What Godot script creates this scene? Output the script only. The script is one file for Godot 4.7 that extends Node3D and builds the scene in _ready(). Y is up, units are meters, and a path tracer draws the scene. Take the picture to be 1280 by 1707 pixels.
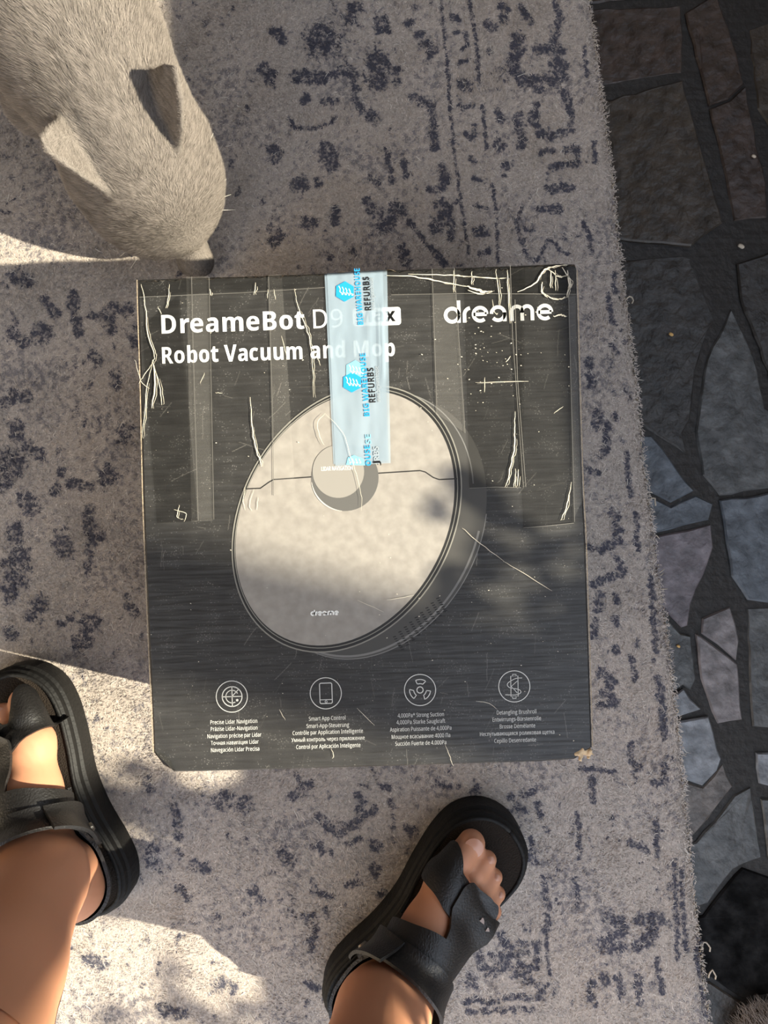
extends Node3D

# ---------------------------------------------------------------- scale of the place
const RUG_TOP := 0.012          # the rug lies on the stone floor (y = 0)
const EYE := 0.842              # height of the camera
const STEP := 8.246e-4          # width that one survey step covers, for each metre below the camera
const BOX_TOP := 0.232
var FONT_BOLD: SystemFont
var FONT: SystemFont
var used := {}
var rng := RandomNumberGenerator.new()

# a point of the survey grid (1280 x 1707 steps, laid over the floor plan) at height h, in metres
func at(u: float, v: float, h: float) -> Vector3:
	var s := STEP * (EYE - h)
	return Vector3((u - 640.0) * s, h, (v - 853.5) * s)

func numbered(called: String) -> String:
	if not used.has(called):
		used[called] = 0
		return called
	used[called] += 1
	return "%s_%03d" % [called, used[called]]

func tag(o: Node, label: String, category: String, group := "", kind := ""):
	if label: o.set_meta("label", label)
	if category: o.set_meta("category", category)
	if group: o.set_meta("group", group)
	if kind: o.set_meta("kind", kind)
	return o

func thing(called: String, label: String, category: String, where := Vector3.ZERO, turn := 0.0, group := "") -> Node3D:
	var o := Node3D.new()
	o.name = numbered(called)
	add_child(o)
	o.position = where
	o.rotation.y = turn
	tag(o, label, category, group)
	return o

func put(mesh: Mesh, called: String, m: Material, parent: Node = self) -> MeshInstance3D:
	var o := MeshInstance3D.new()
	o.name = numbered(called) if parent == self else called
	o.mesh = mesh
	o.material_override = m
	parent.add_child(o, true)
	return o

func struct(mesh: Mesh, called: String, m: Material) -> MeshInstance3D:
	var o := put(mesh, called, m)
	o.set_meta("kind", "structure")
	return o

# ---------------------------------------------------------------- materials
func mat(c: Color, rough := 0.8, spec := 0.5, metal := 0.0) -> StandardMaterial3D:
	var m := StandardMaterial3D.new()
	m.albedo_color = c
	m.roughness = rough
	m.metallic_specular = spec
	m.metallic = metal
	return m

func vmat(rough := 0.8, spec := 0.5) -> StandardMaterial3D:
	var m := mat(Color.WHITE, rough, spec)
	m.vertex_color_use_as_albedo = true
	return m

func noise(freq: float, oct := 4, sd := 1, type := FastNoiseLite.TYPE_SIMPLEX_SMOOTH) -> FastNoiseLite:
	var n := FastNoiseLite.new()
	n.noise_type = type
	n.frequency = freq
	n.fractal_octaves = oct
	n.seed = sd
	return n

func ntex(freq: float, size := 512, oct := 4, sd := 1, lo := Color.BLACK, hi := Color.WHITE) -> NoiseTexture2D:
	var t := NoiseTexture2D.new()
	t.width = size
	t.height = size
	t.seamless = true
	t.noise = noise(freq, oct, sd)
	var g := Gradient.new()
	g.set_color(0, lo)
	g.set_color(1, hi)
	t.color_ramp = g
	return t

func relief(m: StandardMaterial3D, t: Texture2D, centimetres: float, scale: Vector3):
	m.heightmap_enabled = true
	m.heightmap_texture = t
	m.heightmap_scale = centimetres
	m.uv1_triplanar = true
	m.uv1_scale = scale
	return m

# ---------------------------------------------------------------- mesh helpers
func st() -> SurfaceTool:
	var s := SurfaceTool.new()
	s.begin(Mesh.PRIMITIVE_TRIANGLES)
	return s

func quad(s: SurfaceTool, a: Vector3, b: Vector3, c: Vector3, d: Vector3):
	for p in [a, b, c, a, c, d]:
		s.add_vertex(p)

# closed: all faces wound so that they look away from the middle
func bx(s: SurfaceTool, lo: Vector3, hi: Vector3):
	var p := []
	for i in 8:
		p.append(Vector3(hi.x if i & 1 else lo.x, hi.y if i & 2 else lo.y, hi.z if i & 4 else lo.z))
	quad(s, p[2], p[6], p[4], p[0])
	quad(s, p[5], p[7], p[3], p[1])
	quad(s, p[4], p[5], p[1], p[0])
	quad(s, p[3], p[7], p[6], p[2])
	quad(s, p[1], p[3], p[2], p[0])
	quad(s, p[6], p[7], p[5], p[4])

func box_mesh(lo: Vector3, hi: Vector3) -> ArrayMesh:
	var s := st()
	bx(s, lo, hi)
	s.generate_normals()
	return s.commit()

# flat outline (x, z) seen from above, run clockwise or not: a slab with chamfered top edge; height given by a function or a number
func slab(outline: PackedVector2Array, y0: float, y1: float, bevel: float, tilt := Vector2.ZERO, rough := 0.0, sd := 0) -> ArrayMesh:
	var poly := outline
	var area := 0.0
	for i in poly.size(): area += poly[i].cross(poly[(i + 1) % poly.size()])
	if area < 0:
		poly = poly.duplicate()
		poly.reverse()
	var n := poly.size()
	var mid := Vector2.ZERO
	for p in poly: mid += p / n
	var inner := PackedVector2Array()
	for i in n:
		var e0 := (poly[i] - poly[(i + n - 1) % n]).normalized()
		var e1 := (poly[(i + 1) % n] - poly[i]).normalized()
		var nrm := (Vector2(-e0.y, e0.x) + Vector2(-e1.y, e1.x)).normalized()
		inner.append(poly[i] + nrm * bevel)
	var nz := noise(30.0, 3, sd + 5)
	var yy = func(p: Vector2) -> float: return y1 + (p - mid).dot(tilt) + nz.get_noise_2dv(p) * rough
	var s := st()
	s.set_smooth_group(-1)
	for i in n:
		var j := (i + 1) % n
		var a0 := Vector3(poly[i].x, y0, poly[i].y)
		var b0 := Vector3(poly[j].x, y0, poly[j].y)
		var a1 := Vector3(poly[i].x, yy.call(poly[i]) - bevel, poly[i].y)
		var b1 := Vector3(poly[j].x, yy.call(poly[j]) - bevel, poly[j].y)
		var a2 := Vector3(inner[i].x, yy.call(inner[i]), inner[i].y)
		var b2 := Vector3(inner[j].x, yy.call(inner[j]), inner[j].y)
		quad(s, a0, b0, b1, a1)
		quad(s, a1, b1, b2, a2)
	var idx := Geometry2D.triangulate_polygon(inner)
	for k in range(0, idx.size(), 3):
		var tri := [inner[idx[k]], inner[idx[k + 1]], inner[idx[k + 2]]]
		if (tri[1] - tri[0]).cross(tri[2] - tri[0]) < 0: tri.reverse()
		for p in tri: s.add_vertex(Vector3(p.x, yy.call(p), p.y))
	s.generate_normals()
	return s.commit()

# Catmull-Rom through points
func curve(pts: Array, steps: int) -> Array:
	var out := []
	var n := pts.size()
	for i in n - 1:
		var a = pts[maxi(i - 1, 0)]
		var b = pts[i]
		var c = pts[i + 1]
		var d = pts[mini(i + 2, n - 1)]
		for k in steps:
			var t := float(k) / steps
			out.append(b.cubic_interpolate(c, a, d, t))
	out.append(pts[n - 1])
	return out

# closed smooth outline
func loop2(pts: Array, steps: int) -> PackedVector2Array:
	var out := PackedVector2Array()
	var n := pts.size()
	for i in n:
		for k in steps:
			out.append(pts[i].cubic_interpolate(pts[(i + 1) % n], pts[(i + n - 1) % n], pts[(i + 2) % n], float(k) / steps))
	return out

func tube(s: SurfaceTool, pts: Array, r0: float, r1: float, sides := 6):
	var rings := []
	var side := Vector3.ZERO
	for i in pts.size():
		var d: Vector3 = (pts[mini(i + 1, pts.size() - 1)] - pts[maxi(i - 1, 0)]).normalized()
		if i == 0: side = d.cross(Vector3.UP if absf(d.y) < 0.9 else Vector3.RIGHT).normalized()
		side = (side - d * side.dot(d)).normalized()
		var up := side.cross(d)
		var r := lerpf(r0, r1, float(i) / (pts.size() - 1))
		var ring := []
		for k in sides:
			var a := TAU * k / sides
			ring.append(pts[i] + (side * cos(a) + up * sin(a)) * r)
		rings.append(ring)
	for i in pts.size() - 1:
		for k in sides:
			var l := (k + 1) % sides
			quad(s, rings[i][k], rings[i][l], rings[i + 1][l], rings[i + 1][k])
	for k in range(1, sides - 1):
		for p in [rings[0][0], rings[0][k + 1], rings[0][k]]: s.add_vertex(p)
		var e: Array = rings[-1]
		for p in [e[0], e[k], e[k + 1]]: s.add_vertex(p)

# ---------------------------------------------------------------- bodies as smooth fields
# a field is {"b": [[a, b, ra, rb], ...], "t": [[p, q, r, thick], ...], "k": blend}
func dist(f: Dictionary, p: Vector3) -> float:
	var k: float = f.k
	var d := 1e9
	for c in f.b:
		var a: Vector3 = c[0]
		var ab: Vector3 = c[4]
		var ap := p - a
		var h := clampf(ap.dot(ab) * c[5], 0.0, 1.0)
		var e: float = (ap - ab * h).length() - lerpf(c[2], c[3], h)
		if e - d >= k: continue
		if d - e >= k:
			d = e
			continue
		var m := (k - absf(d - e)) / k
		d = minf(d, e) - m * m * k * 0.25
	if not f.t.is_empty() and d < 0.08:
		var e2 := 1e9
		var k2 := 0.01
		for c in f.t:
			e2 = minf(e2, tri_dist(p, c[0], c[1], c[2]) - c[3])
			k2 = c[4]
		var m2 := maxf(0.0, k2 - absf(d - e2)) / k2
		d = minf(d, e2) - m2 * m2 * k2 * 0.25
	return d

func tri_dist(p: Vector3, a: Vector3, b: Vector3, c: Vector3) -> float:
	var n := (b - a).cross(c - a)
	var s := signf((b - a).cross(n).dot(p - a)) + signf((c - b).cross(n).dot(p - b)) + signf((a - c).cross(n).dot(p - c))
	if s <= -2.9: return absf(n.normalized().dot(p - a))
	var e := 1e9
	for g in [[a, b], [b, c], [c, a]]:
		var q := Geometry3D.get_closest_point_to_segment(p, g[0], g[1])
		e = minf(e, p.distance_to(q))
	return e

func field(k: float) -> Dictionary:
	return {"b": [], "t": [], "k": k}

func bone(f: Dictionary, a: Vector3, b: Vector3, ra: float, rb: float):
	var ab := b - a
	f.b.append([a, b, ra, rb, ab, 1.0 / maxf(ab.length_squared(), 1e-12)])

func grad(f: Dictionary, p: Vector3) -> Vector3:
	var e := 0.0015
	var d := dist(f, p)
	return Vector3(dist(f, p + Vector3(e, 0, 0)) - d, dist(f, p + Vector3(0, e, 0)) - d, dist(f, p + Vector3(0, 0, e)) - d).normalized()

# surface nets; shape(p) may add to the distance
func nets(f: Dictionary, lo: Vector3, hi: Vector3, cell: float) -> Dictionary:
	var B := 4
	var nx := int(ceil((hi.x - lo.x) / cell / B)) * B
	var ny := int(ceil((hi.y - lo.y) / cell / B)) * B
	var nz := int(ceil((hi.z - lo.z) / cell / B)) * B
	var sx := nx + 1
	var sxy := sx * (ny + 1)
	var val := PackedFloat32Array()
	val.resize(sxy * (nz + 1))
	val.fill(1.0)
	var near := cell * B * 1.9
	for bz in range(0, nz + 1, B):
		for by in range(0, ny + 1, B):
			for bxx in range(0, nx + 1, B):
				var mid := lo + Vector3(bxx + 1.5, by + 1.5, bz + 1.5) * cell
				var dm := dist(f, mid)
				var skip := absf(dm) > near
				for z in range(bz, mini(bz + B, nz + 1)):
					for y in range(by, mini(by + B, ny + 1)):
						for x in range(bxx, mini(bxx + B, nx + 1)):
							var v := dm
							if not skip:
								var p := lo + Vector3(x, y, z) * cell
								v = dist(f, p)
							val[x + y * sx + z * sxy] = v
	var index := {}
	var verts := PackedVector3Array()
	var corner := [0, 1, sx, sx + 1, sxy, sxy + 1, sxy + sx, sxy + sx + 1]
	var off := []
	for i in 8: off.append(Vector3(i & 1, (i >> 1) & 1, (i >> 2) & 1))
	var edges := [[0, 1], [2, 3], [4, 5], [6, 7], [0, 2], [1, 3], [4, 6], [5, 7], [0, 4], [1, 5], [2, 6], [3, 7]]
	for z in nz:
		for y in ny:
			for x in nx:
				var o := x + y * sx + z * sxy
				var s0 := val[o] < 0.0
				var same := true
				for i in range(1, 8):
					if (val[o + corner[i]] < 0.0) != s0:
						same = false
						break
				if same: continue
				var sum := Vector3.ZERO
				var cnt := 0
				for e in edges:
					var va := val[o + corner[e[0]]]
					var vb := val[o + corner[e[1]]]
					if (va < 0.0) == (vb < 0.0): continue
					sum += off[e[0]].lerp(off[e[1]], va / (va - vb))
					cnt += 1
				index[o] = verts.size()
				verts.append(lo + (Vector3(x, y, z) + sum / cnt) * cell)
	var idx := PackedInt32Array()
	var steps := [1, sx, sxy]
	for o in index:
		for a in 3:
			var s1: int = steps[a]
			var u: int = steps[(a + 1) % 3]
			var w: int = steps[(a + 2) % 3]
			if (val[o] < 0.0) == (val[o + s1] < 0.0): continue
			if not (index.has(o - u) and index.has(o - w) and index.has(o - u - w)): continue
			var q := [index[o], index[o - u], index[o - u - w], index[o - w]]
			if val[o] < 0.0: q = [q[0], q[3], q[2], q[1]]
			for i in [0, 1, 2, 0, 2, 3]: idx.append(q[i])
	return {"v": verts, "i": idx}

func smooth_normals(v: PackedVector3Array, idx: PackedInt32Array) -> PackedVector3Array:
	var n := PackedVector3Array()
	n.resize(v.size())
	for k in range(0, idx.size(), 3):
		var c := (v[idx[k + 2]] - v[idx[k]]).cross(v[idx[k + 1]] - v[idx[k]])
		for j in 3: n[idx[k + j]] += c
	for i in n.size(): n[i] = n[i].normalized()
	return n

func arrays(v: PackedVector3Array, idx: PackedInt32Array, col := PackedColorArray(), nrm := PackedVector3Array(), uv := PackedVector2Array()) -> ArrayMesh:
	var a := []
	a.resize(Mesh.ARRAY_MAX)
	a[Mesh.ARRAY_VERTEX] = v
	a[Mesh.ARRAY_NORMAL] = smooth_normals(v, idx) if nrm.is_empty() else nrm
	if not col.is_empty(): a[Mesh.ARRAY_COLOR] = col
	if not uv.is_empty(): a[Mesh.ARRAY_TEX_UV] = uv
	a[Mesh.ARRAY_INDEX] = idx
	var m := ArrayMesh.new()
	m.add_surface_from_arrays(Mesh.PRIMITIVE_TRIANGLES, a)
	return m

# ---------------------------------------------------------------- the scene
func _ready():
	rng.seed = 7
	var cam := Camera3D.new()
	cam.name = "camera"
	add_child(cam)
	cam.position = Vector3(0, EYE, 0)
	cam.rotation_degrees = Vector3(-90, 0, 0)
	cam.fov = rad_to_deg(2.0 * atan(853.5 * STEP))
	cam.near = 0.02
	cam.current = true

	var env := Environment.new()
	env.tonemap_mode = Environment.TONE_MAPPER_LINEAR
	env.tonemap_exposure = 1.0
	env.background_mode = Environment.BG_SKY
	var sm := ProceduralSkyMaterial.new()
	sm.sky_top_color = Color(0.80, 0.845, 0.91)
	sm.sky_horizon_color = Color(0.96, 0.935, 0.90)
	sm.ground_bottom_color = Color(0.42, 0.38, 0.33)
	sm.ground_horizon_color = Color(0.62, 0.58, 0.52)
	sm.sun_angle_max = 1.0
	sm.energy_multiplier = 3.05
	var sky := Sky.new()
	sky.sky_material = sm
	env.sky = sky
	env.sdfgi_enabled = true
	env.ssao_enabled = true
	env.ssil_enabled = true
	var we := WorldEnvironment.new()
	we.environment = env
	add_child(we)

	# low sun from the right of the porch, a little from behind the person
	var sun := DirectionalLight3D.new()
	sun.name = "sun"
	add_child(sun)
	var to_sun := Vector3(0.974, 0.589, 0.224)
	sun.look_at_from_position(to_sun, Vector3.ZERO, Vector3.UP)
	sun.light_color = Color(1.0, 0.965, 0.87)
	sun.light_energy = 4.6
	sun.light_angular_distance = 0.6
	sun.shadow_enabled = true

	FONT = SystemFont.new()
	FONT.font_names = PackedStringArray(["Droid Sans"])
	FONT_BOLD = SystemFont.new()
	FONT_BOLD.font_names = PackedStringArray(["Droid Sans"])
	FONT_BOLD.font_weight = 700

	setting()
	rug()
	carton()
	cat()
	person()
	debris()

# ---------------------------------------------------------------- the porch
func setting():
	var mortar := mat(Color(0.175, 0.17, 0.167), 0.68, 0.45)
	relief(mortar, ntex(0.02, 512, 5, 3), 0.25, Vector3(6, 6, 6))
	struct(box_mesh(Vector3(-2.2, -0.16, -1.5), Vector3(1.6, -0.0022, 2.6)), "floor", mortar)
	paving()
	var timber := mat(Color(0.20, 0.115, 0.07), 0.7)
	relief(timber, ntex(0.01, 512, 4, 8), 0.2, Vector3(6, 0.6, 6))
	var plaster := mat(Color(0.80, 0.74, 0.66), 0.9)
	relief(plaster, ntex(0.02, 256, 4, 9), 0.2, Vector3(2, 2, 2))
	struct(box_mesh(Vector3(-2.2, 0.0, -1.5), Vector3(1.6, 2.5, -1.3)), "wall_back", timber)
	struct(box_mesh(Vector3(-2.2, 0.0, -1.3), Vector3(-2.0, 2.5, 2.6)), "wall_left", plaster)
	struct(box_mesh(Vector3(-2.2, 2.5, -1.5), Vector3(1.15, 2.62, 0.75)), "ceiling", timber)
	# parapet of the porch, on the sunny side
	var s := st()
	bx(s, Vector3(0.025, 0.0, -1.2), Vector3(0.165, 0.69, 2.5))
	bx(s, Vector3(0.0, 0.69, -1.2), Vector3(0.19, 0.715, 2.5))
	s.generate_normals()
	var par := struct(s.commit(), "wall_right", plaster)
	par.position = Vector3(0.941, 0, 0)
	par.rotation_degrees.y = 5.6
	# garden tree beyond the parapet: its trunk shades a band across the carton
	var tree := thing("garden_tree", "slim brown tree trunk with bare branches beyond the porch parapet", "tree", Vector3(3.55, -0.1, 0.938))
	var bark := mat(Color(0.25, 0.19, 0.14), 0.95)
	relief(bark, ntex(0.02, 256, 4, 12), 0.6, Vector3(8, 2, 8))
	var t := st()
	t.set_smooth_group(0)
	tube(t, [Vector3(0, 0, 0), Vector3(0.01, 1, 0.0), Vector3(-0.01, 2, 0.01), Vector3(0.02, 3.2, 0), Vector3(0.0, 4.4, 0.0)], 0.070, 0.062, 12)
	t.generate_normals()
	put(t.commit(), "trunk", bark, tree)
	added_plants()
	var stake := thing("added_stake", "thin brown stake added out of view beyond the porch parapet for its shadow", "stake", Vector3(2.62, -0.1, 1.005))  # unseen pole, added to cast a soft band of shade on the rug
	t = st()
	t.set_smooth_group(0)
	tube(t, [Vector3(0, 0, 0), Vector3(0, 1.2, 0), Vector3(0, 2.6, 0)], 0.034, 0.03, 8)
	t.generate_normals()
	put(t.commit(), "pole", bark, stake)

# unseen leafy plants, added on the parapet to dapple and soften the sunlight edge
func added_plants():
	var leaf := mat(Color(0.22, 0.34, 0.13), 0.6)
	leaf.backlight_enabled = true
	leaf.backlight = Color(0.2, 0.3, 0.08)
	var stem := mat(Color(0.25, 0.28, 0.12), 0.8)
	var clay := mat(Color(0.60, 0.33, 0.22), 0.85)
	rng.seed = 44
	var kinds := [[0.33, 0.145, 56, "leafy plant in a clay trough added on the parapet for dappled shade, tallest of its row"], [0.67, 0.09, 40, "leafy plant in a clay trough added on the parapet for dappled shade, beside the tallest one"], [0.94, 0.12, 44, "bushy plant in a clay trough added on the parapet for dappled shade, farthest from the timber wall"]]
	for k in kinds:
		var z: float = k[0]
		var p := thing("added_plant", k[3], "plant", Vector3(1.036 + z * 0.098, 0.715, z), deg_to_rad(5.6), "plants added on the parapet for shade")
		var s := st()
		bx(s, Vector3(-0.05, 0.0, -0.085), Vector3(0.05, 0.006, 0.085))
		for w in [[-0.05, -0.044, -0.085, 0.085], [0.044, 0.05, -0.085, 0.085], [-0.044, 0.044, -0.085, -0.079], [-0.044, 0.044, 0.079, 0.085]]:
			bx(s, Vector3(w[0], 0.006, w[2]), Vector3(w[1], 0.032, w[3]))
		s.generate_normals()
		put(s.commit(), "trough", clay, p)
		s = st()
		bx(s, Vector3(-0.044, 0.006, -0.079), Vector3(0.044, 0.026, 0.079))
		s.generate_normals()
		put(s.commit(), "soil", mat(Color(0.13, 0.10, 0.08), 1.0), p)
		for q in k[2]:
			var foot := Vector3(rng.randf_range(-0.035, 0.035), 0.024, rng.randf_range(-0.07, 0.07))
			var tip := foot + Vector3(rng.randfn(0, 0.03), k[1] * rng.randf_range(0.2, 1.0), rng.randfn(0, 0.045))
			s = st()
			tube(s, [foot, foot.lerp(tip, 0.5) + Vector3(0, 0.008, 0), tip], 0.0014, 0.0009, 4)
			s.generate_normals()
			put(s.commit(), "stem", stem, p)
			s = st()
			s.set_smooth_group(0)
			var d := Vector3(rng.randf_range(-1, 1), rng.randf_range(-0.4, 0.5), rng.randf_range(-1, 1)).normalized()
			var w2 := d.cross(Vector3.UP).normalized()
			var up := w2.cross(d)
			var long := rng.randf_range(0.028, 0.048)
			var rows := []
			for i in 6:
				var t := i / 5.0
				var half := long * 0.36 * sin(PI * pow(t, 0.8))
				var c := tip + d * long * t - Vector3(0, 0.25, 0) * long * t * t
				rows.append([c - w2 * half + up * half * 0.3, c, c + w2 * half + up * half * 0.3])
			for i in 5:
				for j in 2: quad(s, rows[i][j], rows[i][j + 1], rows[i + 1][j + 1], rows[i + 1][j])
			s.generate_normals()
			put(s.commit(), "leaf", leaf, p)

func poly(pts: Array, h := 0.0) -> PackedVector2Array:
	var out := PackedVector2Array()
	for i in range(0, pts.size(), 2):
		var p := at(pts[i], pts[i + 1], h)
		out.append(Vector2(p.x, p.z))
	return out

# breaks straight stone edges into short uneven runs
func chip(p: PackedVector2Array, amount: float) -> PackedVector2Array:
	var out := PackedVector2Array()
	var n := p.size()
	for i in n:
		out.append(p[i])
		var q := p[(i + 1) % n]
		var d := q - p[i]
		var k := int(d.length() / 0.014)
		for j in range(1, k):
			var w := d.orthogonal().normalized() * rng.randf_range(-amount, amount)
			out.append(p[i] + d * (float(j) / k) + w)
	return out

func stone_mat(c: Color, sd: int, rough: float) -> StandardMaterial3D:
	var m := mat(Color.WHITE, rough, 0.5)
	m.albedo_texture = ntex(0.011, 512, 6, sd, c.darkened(0.4), c.lightened(0.13))
	return relief(m, ntex(0.014, 512, 6, sd % 3 + 40), 0.2, Vector3(6, 6, 6))

func paving():
	var floor_node := get_node("floor")
	var c := {
		"dark": Color(0.10, 0.09, 0.083), "brown": Color(0.155, 0.125, 0.095), "red": Color(0.15, 0.10, 0.08), "blue": Color(0.28, 0.31, 0.345),
		"grey": Color(0.26, 0.265, 0.265), "purple": Color(0.40, 0.365, 0.385), "pink": Color(0.45, 0.42, 0.42), "light": Color(0.47, 0.485, 0.505), "taupe": Color(0.36, 0.325, 0.30), "black": Color(0.03, 0.03, 0.032)}
	var m := {}
	var k := 0
	for key in c:
		m[key] = stone_mat(c[key], 60 + k, 0.85 if key == "black" else 0.5)
		if key == "black": m[key].metallic_specular = 0.15
		k += 1
	var stones := [
		["red", [940, -120, 1125, -130, 1130, -12, 975, 5]],
		["red", [950, 17, 1134, 8, 1140, 60, 1137, 121, 1007, 141, 950, 150]],
		["brown", [950, 182, 1000, 170, 1137, 135, 1154, 197, 1176, 280, 1190, 332, 1201, 374, 1150, 412, 1030, 400, 960, 410]],
		["red", [1142, 22, 1193, -12, 1221, 70, 1240, 140, 1214, 165, 1182, 176, 1160, 95]],
		["red", [1183, 182, 1216, 168, 1242, 145, 1252, 197, 1277, 304, 1279, 362, 1224, 368, 1204, 270]],
		["brown", [1249, 48, 1330, 20, 1330, 240, 1290, 228, 1264, 180, 1257, 130]],
		["dark", [1292, 260, 1345, 255, 1350, 380, 1292, 400]],
		["dark", [980, 440, 1060, 432, 1140, 425, 1205, 445, 1216, 500, 1182, 552, 1160, 620, 1151, 700, 1138, 722, 1144, 756, 1088, 720, 1030, 690, 1000, 560]],
		["grey", [1219, 515, 1258, 596, 1276, 680, 1340, 716, 1340, 806, 1200, 826, 1172, 792, 1160, 720, 1164, 690, 1178, 600]],
		["dark", [1228, 440, 1290, 418, 1350, 430, 1350, 640, 1292, 660, 1266, 580, 1234, 500]],
		["blue", [1020, 730, 1086, 726, 1120, 770, 1157, 818, 1118, 838, 1081, 819, 1020, 815]],
		["blue", [1030, 832, 1085, 828, 1118, 845, 1160, 826, 1190, 840, 1182, 867, 1140, 876, 1090, 889, 1035, 895]],
		["blue", [1199, 834, 1340, 815, 1340, 1000, 1282, 1005, 1246, 1000, 1219, 960, 1204, 860]],
		["purple", [1045, 902, 1092, 894, 1146, 884, 1185, 874, 1189, 912, 1173, 958, 1151, 1008, 1146, 1043, 1136, 1046, 1106, 1014, 1050, 1000]],
		["pink", [1171, 1031, 1217, 1012, 1232, 1069, 1227, 1101, 1197, 1075, 1169, 1056]],
		["pink", [1159, 1057, 1167, 1060, 1196, 1081, 1229, 1107, 1238, 1200, 1197, 1207, 1180, 1165, 1168, 1131]],
		["grey", [1246, 1014, 1340, 1010, 1340, 1212, 1290, 1214, 1255, 1211, 1249, 1106]],
		["grey", [1050, 1030, 1103, 1025, 1134, 1056, 1151, 1060, 1160, 1131, 1150, 1150, 1138, 1142, 1116, 1156, 1060, 1150]],
		["light", [1090, 1170, 1122, 1160, 1138, 1147, 1150, 1165, 1168, 1182, 1131, 1194, 1090, 1196]],
		["light", [1095, 1205, 1131, 1202, 1180, 1194, 1195, 1248, 1202, 1265, 1195, 1285, 1171, 1310, 1142, 1300, 1100, 1296]],
		["taupe", [1105, 1306, 1142, 1304, 1172, 1313, 1206, 1273, 1222, 1312, 1208, 1330, 1182, 1365, 1152, 1398, 1110, 1390]],
		["light", [1260, 1255, 1330, 1250, 1330, 1325, 1265, 1306]],
		["grey", [1268, 1332, 1330, 1334, 1330, 1440, 1280, 1432]],
		["grey", [1206, 1350, 1224, 1326, 1252, 1312, 1262, 1375, 1270, 1430, 1240, 1440, 1222, 1450, 1180, 1505, 1165, 1510, 1120, 1500, 1125, 1412, 1160, 1404]],
		["black", [1130, 1535, 1172, 1527, 1200, 1490, 1225, 1459, 1238, 1447, 1330, 1480, 1330, 1655, 1238, 1665, 1214, 1650, 1187, 1630, 1135, 1620]],
		["brown", [1140, 1632, 1184, 1638, 1234, 1670, 1238, 1800, 1150, 1800]],
	]
	for a in stones:
		var o := put(slab(chip(poly(a[1]), 0.0012), -0.02, rng.randf_range(-0.001, 0.0025), 0.0018, Vector2(rng.randf_range(-0.02, 0.02), rng.randf_range(-0.02, 0.02)), 0.001, k), "stone", m[a[0]], floor_node)
		o.position.y = 0
		k += 1
	# the same paving goes on toward the parapet
	var keys := ["grey", "blue", "taupe", "dark", "brown", "pink"]
	for j in 17:
		for i in 3:
			var u := 1352.0 + i * 115.0
			var v := -260.0 + j * 140.0 + i * 37.0
			var q := [u, v, u + 55 + rng.randf_range(-15, 15), v - rng.randf_range(0, 14), u + 104, v + rng.randf_range(-10, 10), u + 107, v + 70, u + 100, v + 128, u + 45, v + 130, u, v + 126]
			put(slab(chip(poly(q), 0.0012), -0.02, rng.randf_range(-0.001, 0.002), 0.0018, Vector2.ZERO, 0.001, k), "stone", m[keys[rng.randi() % 6]], floor_node)
			k += 1

# ---------------------------------------------------------------- the rug
const RX0 := -360.0
const RY0 := -260.0
const RS := 0.9        # texture pixels for each survey step
const RW := 1440
const RH := 1980
var ink := PackedByteArray()

func dab(u: float, v: float, r: float, a: float):
	var cx := (u - RX0) * RS
	var cy := (v - RY0) * RS
	var R := r * RS * 1.5
	for y in range(maxi(0, int(cy - R)), mini(RH, int(cy + R) + 1)):
		for x in range(maxi(0, int(cx - R)), mini(RW, int(cx + R) + 1)):
			var d := Vector2(x - cx, y - cy).length() / R
			if d < 1.0:
				var w := int(255.0 * a * minf(1.0, 1.9 * (1.0 - d)))
				if ink[y * RW + x] < w: ink[y * RW + x] = w

var wob := noise(0.07, 2, 99)
func stroke(p: Array, r: float, a := 1.0):
	for i in range(0, p.size() - 2, 2):
		var q := Vector2(p[i], p[i + 1])
		var e := Vector2(p[i + 2], p[i + 3])
		var n := maxi(1, int(q.distance_to(e) / (r * 0.8)))
		for k in n + 1:
			var s := q.lerp(e, float(k) / n)
			s += Vector2(wob.get_noise_2d(s.x, s.y), wob.get_noise_2d(s.x + 700.0, s.y)) * r * 0.9
			dab(s.x, s.y, r * (1.0 + 0.4 * wob.get_noise_2d(s.x * 1.3, s.y + 900.0)), a)

func rug_edge(v: float) -> float:
	var e := [-300, 950, 0, 985, 120, 1000, 270, 1020, 420, 1035, 540, 1050, 640, 1063, 770, 1075, 880, 1090, 960, 1100, 1040, 1112, 1130, 1122, 1230, 1135, 1330, 1143, 1450, 1155, 1560, 1166, 1660, 1178, 1707, 1185, 2000, 1222]
	for i in range(0, e.size() - 2, 2):
		if v <= e[i + 2]: return lerpf(e[i + 1], e[i + 3], (v - e[i]) / (e[i + 2] - e[i]))
	return 1222.0

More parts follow.
